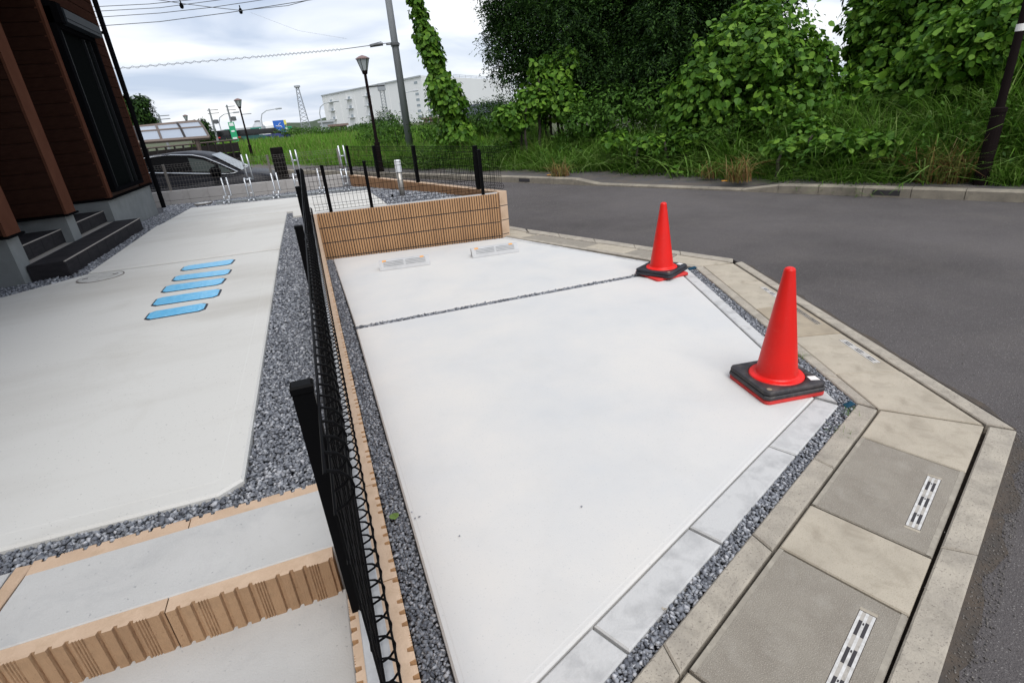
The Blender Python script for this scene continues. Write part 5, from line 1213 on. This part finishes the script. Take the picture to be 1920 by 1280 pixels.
t = thing('splice_case', 'grey cable splice case hanging left of the concrete pole', 'splice case', away(706, 86, 23.1), 0.0)
b = B(); b.path([(-.24, 0, 0), (-.2, 0, .005), (.2, 0, .04), (.24, 0, .04)], .055, 10); b.build('case_body', m_cable, t, smooth=True); b = B(); b.path([(-.2, 0, .05), (.2, 0, .12)], .012, 5); b.build('hanger', m_cable, t)
wire('lowest dark power wire crossing the upper left sky', [(120, 54, 26), (300, 41, 25.5), (430, 24, 25), (610, -4, 24)], .012, m_cable)
wire('second lowest power wire crossing the upper left sky', [(120, 37, 26), (300, 25, 25.5), (400, 14, 25), (520, -4, 24)], .011, m_cable)
wire('third lowest power wire crossing the upper left sky', [(120, 25, 26), (300, 15, 25.5), (460, -6, 24)], .011, m_cable)
wire('topmost power wire crossing the upper left sky', [(120, 16, 26), (280, 8, 25.5), (420, -6, 24)], .011, m_cable)
wire('wire slanting down across the other power wires at the top', [(270, -4, 25), (340, 7, 25), (400, 14.5, 25), (452, 20, 25), (540, 11, 25), (600, -5, 24)], .011, m_cable)
wire('faint thin drop wire descending towards the splice case', [(470, 24, 25), (560, 58, 24.5), (650, 73, 24)], .004, m_cablel)
for (px, py, lab) in ((340, 10, 'left black spacer clamp on the crossing wires'), (451, 20, 'right black spacer clamp on the crossing wires')):
    t = thing('wire_clamp', lab, 'wire clamp', away(px, py, 25), 0, 'clamps on the overhead wires'); b = B(); b.lathe([(0, -.12), (.05, -.10), (.07, -.02), (.045, .05), (.02, .08), (.02, .16), (0, .17)], 10); b.build('clamp_body', m_bsash, t, smooth=True)

# ------------------------------------------------------------------ carport and fence beyond the car
t = thing('carport', 'bronze framed carport with curved pale panels behind the minivan', 'carport', (0, 0, 0)); prof = []
def cp(u, v):        # u along the eave, v from eave to ridge
    a = away(215 + 178 * u, 270.6 - 12.6 * u, 19.0); c = away(215 + 153 * u, 243.4 - 15.2 * u, 21.4); p = a.lerp(c, v); p.z += .16 * math.sin(math.pi * v) ; return p
for i in range(4):
    for j in range(3):
        u0, u1, v0, v1 = i / 4 + .006, (i + 1) / 4 - .006, j / 3 + .012, (j + 1) / 3 - .012
        b = B(); b.quad(cp(u0, v0), cp(u1, v0), cp(u1, v1), cp(u0, v1)); o = b.v
        b.add([(x, y, z - .012) for x, y, z in o[:4]], [(3, 2, 1, 0)]); b.build('roof_panel', m_poly, t)
for i in range(5):
    b = B(); b.path([cp(i / 4, v / 8) + Vector((0, 0, .01)) for v in range(9)], .032, 6); b.build('rafter', m_bronzed if i in (1, 3) else m_bronze, t)
for v in (0, 1 / 3, 2 / 3, 1):
    b = B(); b.path([cp(u / 8, v) for u in range(9)], .065 if v in (0, 1) else .04, 6); b.build('purlin', m_bronze, t)
for u in (.12, .86):
    p = cp(u, .02); e_ = cp(u, .92); b = B(); b.path([(p.x, p.y, -.35), (p.x, p.y, p.z - .05), (p.x * .7 + e_.x * .3, p.y * .7 + e_.y * .3, p.z + .06), e_ + Vector((0, 0, -.02))], .075, 8); b.build('post', m_bronze, t)
t = thing('board_fence', 'dark board fence beside the carport behind the minivan', 'fence', (0, 0, 0))
fa, fb = away(255, 272, 24), away(445, 262, 26); n = 12
for i in range(n):
    a, c = fa.lerp(fb, i / n), fa.lerp(fb, (i + .97) / n)
    for k in range(4):
        b = B(); dx = (c - a).normalized(); z0 = -.2 + k * .37
        b.prism([(a.x, a.y), (c.x, c.y), (c.x - dx.y * .03, c.y + dx.x * .03), (a.x - dx.y * .03, a.y + dx.x * .03)], z0, z0 + .345); b.build('fence_board', m_bronzed if k != 2 else m_wood, t)
    b = B(); b.box((a.x, a.y - .03, .55), (.06, .06, 1.6)); b.build('post', m_bronzed, t)
b = B(); b.path([fa + Vector((0, 0, 1.36 - fa.z)), fb + Vector((0, 0, 1.36 - fb.z))], .03, 5); b.build('top_rail', m_bronze, t)

# ------------------------------------------------------------------ far things by the main road
def base_at(px, dist, py=250): p = away(px, py, dist); return Vector((p.x, p.y, gh(p.x, p.y)))
def zof(px, py, dist): return away(px, py, dist).z
tree('round dark tree showing beside the house corner downpipe', [bl(250, 212, 36, 1.2, .95), bl(262, 225, 36, .9, .6), bl(240, 228, 36, 1.0, .8)], 12000, .19, m_leafd, base_of(252, 240, 36), group='trees beyond the carport', frond=False)
tree('small pointed conifer behind the right end of the carport', [bl(385, 252, 42, .62, .9), bl(384, 241, 42, .38, .6), bl(383, 233, 42, .18, .35)], 2600, .16, m_leafd, base_of(385, 255, 42), name='conifer', group='trees beyond the carport', frond=False)
bush('dark round bush in front of the white warehouse', [bl(720, 226, 100, 1.6, 1.7), bl(712, 231, 100, 1.4, 1.0), bl(735, 230, 100, 1.5, 1.0)], 2400, .32, base_of(720, 235, 100), group='far bushes', m=m_leafd)
bush('low dark bush at the left foot of the white warehouse', [bl(690, 237, 110, 1.6, .7), bl(675, 238, 110, 1.4, .6)], 1400, .32, base_of(685, 238, 110), group='far bushes', m=m_leafd)
bush('long low hedge of weeds along the far edge of the field', [bl(x, 248 - (x - 470) * .022, 75, 2.2, .45) for x in range(540, 800, 30)], 7000, .24, base_of(600, 240, 75), group='far bushes', m=m_leafb)
def far_pole(label, px, dist, top, arm=.9):
    p = base_at(px[0], dist); zt = zof(px[0], top, dist); h = zt - p.z; t = thing('utility_pole', label, 'utility pole', p, 0, 'far utility poles')
    b = B(); b.lathe([(.12, -.1), (.08, h)], 10); b.build('pole', m_pole, t); b = B()
    for k in (.04, .12): b.box((.3, 0, h - h * k), (arm * 1.5, .06, .06))
    b.build('cross_arm', m_cable, t); b = B(); b.lathe([(0, h * .62), (.26, h * .63), (.26, h * .72), (0, h * .73)], 10, (.3, 0, 0)); b.build('transformer', m_cable, t); return t
far_pole('far utility pole just left of the tall green sign', (404.5,), 66, 203, .7)
far_pole('far utility pole between the tall green sign and the lamp post', (439,), 66, 196, .6)
far_pole('far utility pole peeking above the carport roof', (308,), 60, 214, .7)
def street_light(label, px, dist, top, d=1):
    p = base_at(px, dist); h = zof(px, top, dist) - p.z; t = thing('street_light', label, 'street light', p, 0, 'curved arm street lights')
    b = B(); b.path([(0, 0, -.1), (0, 0, h * .72), (d * .25, 0, h * .88), (d * .9, 0, h * .97), (d * 2.2, 0, h)], .08, 7, True, 0, .05); b.build('arm_pole', m_wgrey, t)
    b = B(); b.path([(d * 2.1, 0, h), (d * 2.9, 0, h + .03)], .11, 7); b.build('lamp_head', m_wgrey, t)
street_light('curved arm street light left of the blue sign', 496, 85, 206, 1)
street_light('curved arm street light at the left end of the white warehouse', 607, 85, 192, 1)
street_light('curved arm street light above the tall green sign', 416, 90, 213, 1)
street_light('curved arm street light before the white warehouse right of the pole', 758, 85, 172, 1)
def sign(name, label, x0, y0, x1, y1, dist, m, marks=(), legs=True, group=None):
    c = away((x0 + x1) / 2, (y0 + y1) / 2, dist); wd = (x1 - x0) / 1000 * dist * .98; hg = (y1 - y0) / 1000 * dist * .98
    g = gh(c.x, c.y); ang = -math.atan2(c.x, c.y); t = thing(name, label, 'sign', (c.x, c.y, g), ang, group); zc = c.z - g
    b = B(); b.box((0, 0, zc), (wd, .12, hg)); b.build('sign_face', m, t)
    for (u0, v0, u1, v1, mm) in marks:
        b = B(); b.box(((u0 + u1) / 2 * wd - wd / 2, -.07, zc + hg / 2 - (v0 + v1) / 2 * hg), ((u1 - u0) * wd, .03, (v1 - v0) * hg)); b.build('sign_mark', mm, t)
    if legs:
        b = B(); b.box((-wd * .3, .1, zc / 2), (.09, .09, zc)); b.build('sign_leg', m_wgrey, t); b = B(); b.box((wd * .3, .1, zc / 2), (.09, .09, zc)); b.build('sign_leg', m_wgrey, t)
    return t, wd, hg, zc
sign('pylon_sign', 'tall green and white pylon sign by the main road', 433, 233, 442, 262, 60, m_green, [(.15, .04, .85, .2, m_signw), (.2, .42, .75, .5, m_signw), (.15, .78, .85, .93, m_signw)])
t, wd, hg, zc = sign('road_sign', 'blue route sign with white forked arrow beyond the field', 515, 228, 532, 246, 88, m_signb, [(.12, .80, .5, .84, m_signw)])
b = B(); b.path([(wd * .28, -.08, zc - hg * .3), (wd * .2, -.08, zc), (-wd * .05, -.08, zc + hg * .12), (wd * .18, -.08, zc + hg * .3)], .04, 5); b.path([(-wd * .3, -.08, zc + hg * .05), (wd * .2, -.08, zc - hg * .02)], .04, 5); b.build('arrow', m_signw, t)
sign('road_sign', 'green road sign with white lettering left of the pylon sign', 423, 243, 435, 248, 95, m_greenh, [(.1, .3, .35, .6, m_signw), (.45, .3, .9, .6, m_signw)], group='green road signs')
sign('road_sign', 'green road sign with white lettering left of the blue sign', 472, 240, 488, 246, 95, m_greenh, [(.08, .3, .4, .65, m_signw), (.5, .3, .92, .65, m_signw)], group='green road signs')
sign('shop_sign', 'yellow shop sign just right of the blue sign', 531, 226, 536, 233, 110, m_yel)
sign('shop_sign', 'small teal and green shop sign right of the yellow sign', 534, 238, 546, 243, 110, m_green, [(.1, .3, .5, .8, m_signw)])
t, wd, hg, zc = sign('road_sign', 'green white rimmed road sign half hidden by leaves under the dark tree', 932, 201.5, 951, 213, 38, m_greenh, [(0.0, 0, 1, .1, m_signw), (0, .1, .07, 1, m_signw)])
b = B(); x = -wd * .32; H_ = hg * .34; y = -.08
b.path([(x - .04, y, zc + H_), (x + .06, y, zc), (x + .08, y, zc - H_)], .028, 5)
b.path([(x + .2, y, zc - H_ * .6), (x + .2, y, zc + H_ * .9), (x + .3, y, zc + H_ * .9), (x + .3, y, zc - H_ * .6), (x + .2, y, zc - H_ * .6)], .016, 5)
b.path([(x + .5, y, zc + H_ * .9), (x + .4, y, zc + H_ * .9), (x + .4, y, zc - H_ * .6), (x + .5, y, zc - H_ * .6)], .016, 5); b.path([(x + .4, y, zc + H_ * .15), (x + .49, y, zc + H_ * .15)], .016, 5); b.build('lettering', m_signw, t)
p = base_at(925.5, 36); t = thing('marker_post', 'pale marker post beside the half hidden green road sign', 'post', p); h = zof(925.5, 204, 36) - p.z
b = B(); b.lathe([(.05, -.1), (.05, h - .12), (.065, h - .1), (.065, h), (0, h + .02)], 10); b.build('post_shaft', m_kerb, t)
def small_car(label, px, py, dist, m, L_=4.2, Hh=1.5):
    p = away(px, py, dist); g = gh(p.x, p.y); t = thing('parked_car', label, 'car', (p.x, p.y, p.z - Hh * .75), -math.atan2(p.x, p.y), 'vehicles on the far main road')
    b = B(); v = []
    for x, z0, z1 in ((-L_ / 2, .3, .7), (-L_ / 2 + .1, .2, .85), (L_ / 2 - .5, .2, .85), (L_ / 2, .3, .6)): v += [(x, -.8, z0), (x, -.8, z1), (x, .8, z1), (x, .8, z0)]
    b.add(v, [(i * 4 + j, (i + 1) * 4 + j, (i + 1) * 4 + (j + 1) % 4, i * 4 + (j + 1) % 4) for i in range(3) for j in range(4)] + [(0, 1, 2, 3), (15, 14, 13, 12)])
    b.build('body', m, t)
    b = B(); v = []
    for x, z in ((-L_ / 2 + .15, .85), (-L_ / 2 + .4, Hh), (L_ / 2 - 1.6, Hh), (L_ / 2 - .8, .85)): v += [(x, -.7, z), (x, .7, z)]
    b.add(v, [(0, 2, 3, 1), (2, 4, 5, 3), (4, 6, 7, 5), (0, 6, 4, 2), (1, 3, 5, 7)]); b.build('cabin', m_carg, t)
    for x in (-L_ / 2 + .8, L_ / 2 - .8):
        for y in (-.72, .72):
            b = B(); k = 12; b.add([(x + .31 * math.cos(2 * math.pi * i / k), y + d, .31 + .31 * math.sin(2 * math.pi * i / k)) for d in (-.1, .1) for i in range(k)], [(i, (i + 1) % k, k + (i + 1) % k, k + i) for i in range(k)] + [tuple(range(k - 1, -1, -1)), tuple(range(k, 2 * k))]); b.build('wheel', m_tyre, t)
    b = B(); b.box((-L_ / 2 - .01, -.6, .72), (.06, .3, .16)); b.box((-.9, -.82, .78), (.5, .04, .12)); b.build('tail_lamp', m_carr, t)
small_car('far dark car with red lamp left of the tall green sign', 424, 251, 72, m_carb)
small_car('far dark teal car right of the tall green sign', 462, 250, 72, mat('teal_vehicle', (.03, .10, .10), .35))
small_car('far white car with red lamp before the green road sign', 478, 248, 74, m_carw)
small_car('far blue car left of the blue route sign', 494, 248, 74, m_carbl)
small_car('far dark blue car touching the foot of the blue route sign', 508, 246.5, 76, m_carbl)
t = thing('lattice_tower', 'slim lattice communication tower left of the white warehouse', 'tower', base_at(576, 165))
h = zof(569, 160, 165) - t.location.z; b = B()
for sx in (-1, 1):
    for sy in (-1, 1): b.path([(sx * 1.25, sy * 1.25, 0), (sx * .3, sy * .3, h * .96)], .10, 4)
b.build('leg', m_steel, t, kind='stuff'); b = B()
for k in range(12):
    a, c = 1 - .077 * k, 1 - .077 * (k + 1); r0, r1 = .3 + .95 * a, .3 + .95 * c; z0, z1 = h * k / 12.5, h * (k + 1) / 12.5
    for q in range(4):
        c0 = [(-1, -1), (1, -1), (1, 1), (-1, 1)][q]; c1 = [(-1, -1), (1, -1), (1, 1), (-1, 1)][(q + 1) % 4]
        b.path([(c0[0] * r0, c0[1] * r0, z0), (c1[0] * r1, c1[1] * r1, z1)], .055, 3); b.path([(c1[0] * r0, c1[1] * r0, z0), (c0[0] * r1, c0[1] * r1, z1)], .055, 3)
b.build('bracing', m_steel, t, kind='stuff'); b = B(); b.lathe([(.3, h * .95), (.75, h * .965), (.8, h), (0, h * 1.01)], 12); b.build('antenna_head', m_wgrey, t)
t = thing('lattice_mast', 'thin lattice mast with box head before the white warehouse', 'mast', base_at(729, 140)); h = zof(722, 163, 140) - t.location.z; b = B()
for sx in (-1, 1):
    for sy in (-1, 1): b.path([(sx * .5, sy * .5, 0), (sx * .45, sy * .45, h)], .06, 4)
for k in range(14): b.path([(-.5, -.5, h * k / 14), (.5, -.5, h * (k + 1) / 14)], .045, 3); b.path([(.5, -.5, h * k / 14), (-.5, -.5, h * k / 14)], .045, 3)
b.build('mast_frame', m_steel, t, kind='stuff'); b = B(); b.box((0, 0, h), (1.6, 1.6, 1.5)); b.build('head_box', m_steel, t)
# warehouse
W1, W2, W3 = away(613, 230, 282), away(799, 215, 200), away(960, 205, 285); zt = zof(799, 141, 200)
t = thing('warehouse', 'large white windowless warehouse with rows of loading balconies', 'building', (W2.x, W2.y, 0)); o = W2.copy(); o.z = 0
W4 = W1 + W3 - W2
pl = [(p.x - o.x, p.y - o.y) for p in (W1, W2, W3, W4)]
b = B(); b.prism(pl, -.5, zt); b.build('wall', m_white, t)
b = B(); e0, e1 = Vector(pl[0]), Vector(pl[1]); dr = (e1 - e0).normalized(); nr = Vector((dr.y, -dr.x))
b.prism([tuple(e0 + nr * .35), tuple(e1 + nr * .35), tuple(e1), tuple(e0)], zt - .35, zt + .12); b.build('roof_trim', m_wgrey, t)
b = B(); f0, f1 = Vector(pl[1]), Vector(pl[2]); dr2 = (f1 - f0).normalized(); nr2 = Vector((dr2.y, -dr2.x))
def on1(u, d): return e0 + (e1 - e0) * u + nr * d
def on2(u, d): return f0 + (f1 - f0) * u + nr2 * d
def slabx(on, u, wd, z, hz, dep, name, m, dirv):
    p = on(u, 0); a = p - dirv * wd / 2; c = p + dirv * wd / 2; nn = nr if on is on1 else nr2
    b = B(); b.prism([tuple(a + nn * dep), tuple(c + nn * dep), tuple(c - nn * .05), tuple(a - nn * .05)][::1], z, z + hz); return b.build(name, m, t)
for i, u in enumerate((.11, .33, .53)):
    for z in (zt * .25, zt * .50, zt * .745):
        bo = slabx(on1, u, 5.0, z, .25, 1.2, 'loading_balcony', m_wgrey, dr); slabx(on1, u, 2.0, z + .25, 1.0, .15, 'balcony_door', m_win, dr)
for k in range(6): slabx(on1, .955, 2.2, zt * (.10 + .125 * k) + (zt * .12 if k == 5 else 0), .75, .08, 'window', m_win, dr)
for k, (u0, w_) in enumerate(((.045, 5), (.035, 2.2), (.035, 2.2), (.045, 5))): slabx(on2, u0, w_, zt * (.09 + .125 * k), .8, .08, 'window', m_win, dr2)
for k in (1, 2): slabx(on2, .075, 2.2, zt * (.09 + .125 * k), .8, .08, 'window', m_win, dr2)
for i in range(10): slabx(on1, .05 + .085 * i, .22, .2, zt - .8, .10, 'wall_rib', m_wgrey if False else m_white, dr)
bo = slabx(on2, .06, 6.0, zt * .90, zt * .055, .1, 'roof_sign', m_signw, dr2); slabx(on2, .055, 4.0, zt * .905, zt * .04, .16, 'sign_band', m_green, dr2); slabx(on2, .11, 3.2, zt * .90, zt * .05, .16, 'sign_disc', m_signb, dr2)
slabx(on2, .06, 6.5, zt * .70, zt * .03, .08, 'vent_grille', m_wgrey, dr2)
b = B(); p0_, p1_ = on2(.30, -.5), on2(.98, -.5)
for z in (.5, 1.0): b.path([(p0_.x, p0_.y, zt + z), (p1_.x, p1_.y, zt + z)], .08, 4)
for k in range(12): q_ = p0_ + (p1_ - p0_) * k / 11; b.path([(q_.x, q_.y, zt), (q_.x, q_.y, zt + 1.0)], .08, 4)
b.build('roof_railing', m_wgrey, t, kind='stuff')
def shed(label, x0, x1, ytop, dist, mw, mr, dep=10, name='shed', gable=0.0):
    a, c = away(x0, 235, dist), away(x1, 235, dist); zt_ = zof((x0 + x1) / 2, ytop, dist); g = min(gh(a.x, a.y), -.1)
    t = thing(name, label, 'building', (a.x, a.y, 0)); d_ = Vector((c.x - a.x, c.y - a.y)); nn = Vector((-d_.y, d_.x)).normalized() * dep
    b = B(); b.prism([(0, 0), tuple(d_), tuple(d_ + nn), tuple(nn)], -.3, zt_ - .4 - gable); b.build('wall', mw, t)
    b = B(); e_ = d_.normalized() * .4; q = nn.normalized() * .4
    P4 = [(-e_ - q), (d_ + e_ - q), (d_ + e_ + nn + q), (-e_ + nn + q)]; zz = zt_ - .39 - gable
    if gable:
        m0, m1 = (P4[0] + P4[3]) / 2, (P4[1] + P4[2]) / 2
        b.add([(*P4[0], zz), (*P4[1], zz), (*P4[2], zz), (*P4[3], zz), (*m0, zt_), (*m1, zt_)], [(0, 1, 5, 4), (2, 3, 4, 5), (1, 2, 5), (3, 0, 4), (3, 2, 1, 0)])
    else: b.prism([tuple(p) for p in P4], zz, zt_)
    b.build('roof', mr, t)
    for k in range(3):
        p_ = d_ * (.2 + .3 * k); b = B(); n2 = Vector((d_.y, -d_.x)).normalized() * .06; w_ = d_.normalized() * min(1.2, d_.length * .1)
        b.prism([tuple(p_ + n2), tuple(p_ + w_ + n2), tuple(p_ + w_ - n2), tuple(p_ - n2)], (zz) * .45, zz * .75); b.build('window', m_win, t)
    return t
shed('low grey building left of the white warehouse', 600, 626, 226, 150, m_wgrey, m_wgrey)
shed('low brown roofed building at the left foot of the warehouse', 618, 650, 232.5, 120, m_brnroof, m_brnroof)
shed('dark roofed pale building right of the vine column', 870, 945, 193, 95, m_wgrey, m_dkroof, 12, gable=1.6)
shed('low brown roof in front of the warehouse corner', 795, 835, 219, 120, m_brnroof, m_brnroof)
shed('long low pale shop beyond the main road behind the signs', 418, 470, 241, 130, m_white, m_wgrey)
t = thing('storage_tank', 'pale storage tank with cap left of the blue sign', 'tank', base_at(488, 150), 0, 'storage tanks'); h = zof(488, 227, 150) - t.location.z
b = B(); b.lathe([(1.5, -.3), (1.5, h * .7), (1.1, h * .8), (.5, h)], 18); b.build('tank_body', m_wgrey, t, smooth=False); b = B(); b.lathe([(.65, h * .96), (.65, h * 1.02), (0, h * 1.05)], 12); b.build('tank_cap', m_cable, t)
t = thing('storage_tank', 'pale round topped storage tank just behind the blue sign', 'tank', base_at(505, 155), 0, 'storage tanks'); h = zof(505, 228, 155) - t.location.z
b = B(); b.lathe([(1.9, -.3), (1.9, h * .75), (1.4, h * .93), (0, h)], 18); b.build('tank_body', m_white, t, smooth=False); b = B(); b.lathe([(1.92, h * .4), (1.96, h * .42), (1.92, h * .44)], 18); b.build('tank_band', m_wgrey, t)
b = B(); v = []; n = 120
for i in range(n):
    a = R(-40 + 130 * i / (n - 1)); hz = 7 + 2.5 * math.sin(i * .35) + 1.5 * math.sin(i * 1.3) + random.uniform(-.4, .4); v += [(700 * math.sin(a), 700 * math.cos(a), -2), (705 * math.sin(a), 705 * math.cos(a), hz), (760 * math.sin(a), 760 * math.cos(a), hz * .6)]
b.add(v, [(3 * i + k, 3 * i + k + 3, 3 * i + k + 4, 3 * i + k + 1) for i in range(n - 1) for k in (0, 1)]); b.build('wooded_hills', m_farhill, kind='structure')

# ------------------------------------------------------------------ small things on the ground
def fallen(label, px, py, z, size, m=m_fleaf):
    p = at(px, py, z); me_ = B(); me_.add([(x * size, y * size, (zz + .05 + .12 * math.sin(3 * y)) * size) for x, y, zz in KL[0].tolist()], KL[1].tolist())
    o = me_.build('fallen_leaf', m, None, label=label, cat='leaf'); o.location = (p.x, p.y, z + .004); o.rotation_euler = (random.uniform(-.3, .3), random.uniform(-.3, .3), random.uniform(0, 6.28)); return o
fallen('crumpled green fallen leaf on the gravel strip beside the long wall', 742, 975, -.01, .045)
fallen('small orange brown dead leaf on the yard gravel by the fence post', 557, 800, .475, .03, m_dry)
fallen('tiny tan dead leaf on the roadside gravel strip', 1243, 1145, -.008, .02, m_kerb)
for i, (px, py) in enumerate(((772, 960), (778, 972), (786, 969), (862, 1005), (1090, 950))):
    p = at(px, py, .0025); rv, rf = ROCKS[i]; b = B(); b.add((rv * .0045).tolist(), rf.tolist())
    o = b.build('pebble', m_stone, None, label=None, cat='pebble', group='pebbles strayed onto the bay slab'); o['label'] = ['leftmost tiny pebble of three by the slab edge near the long wall', 'lowest tiny pebble of three by the slab edge near the long wall', 'rightmost tiny pebble of three by the slab edge near the long wall', 'lone tiny pebble right of the three near the slab edge', 'lone tiny pebble in the middle of the near bay slab'][i]; o.location = (p.x, p.y, .006)
for px, py, lab, s_ in ((1592, 757, 'dark blue tape scrap in the gravel at the bay corner by the near cone', .032), (1298, 502, 'dark blue tape scrap in the gravel behind the farther cone', .05)):
    p = at(px, py, 0); b = B(); b.add([(-s_, -s_ * .5, 0), (s_, -s_ * .45, .006), (s_ * .9, s_ * .5, .012), (-s_ * .8, s_ * .55, .004), (0, 0, .014)], [(0, 1, 4), (1, 2, 4), (2, 3, 4), (3, 0, 4)]); o = b.build('tape_scrap', m_bluecap, None, label=lab, cat='tape scrap'); o.location = (p.x, p.y, -.008)
for px, py, lab in ((1358, 339, 'orange paint dab on the right end of the dropped kerb'), (1029, 328, 'orange paint dab on the left end of the dropped kerb')):
    p = at(px, py, .128); b = B(); b.lathe([(.05, 0), (.045, .006), (0, .008)], 10); o = b.build('paint_dab', m_orange, None, label=lab, cat='paint mark'); o.location = (p.x, p.y, .126)
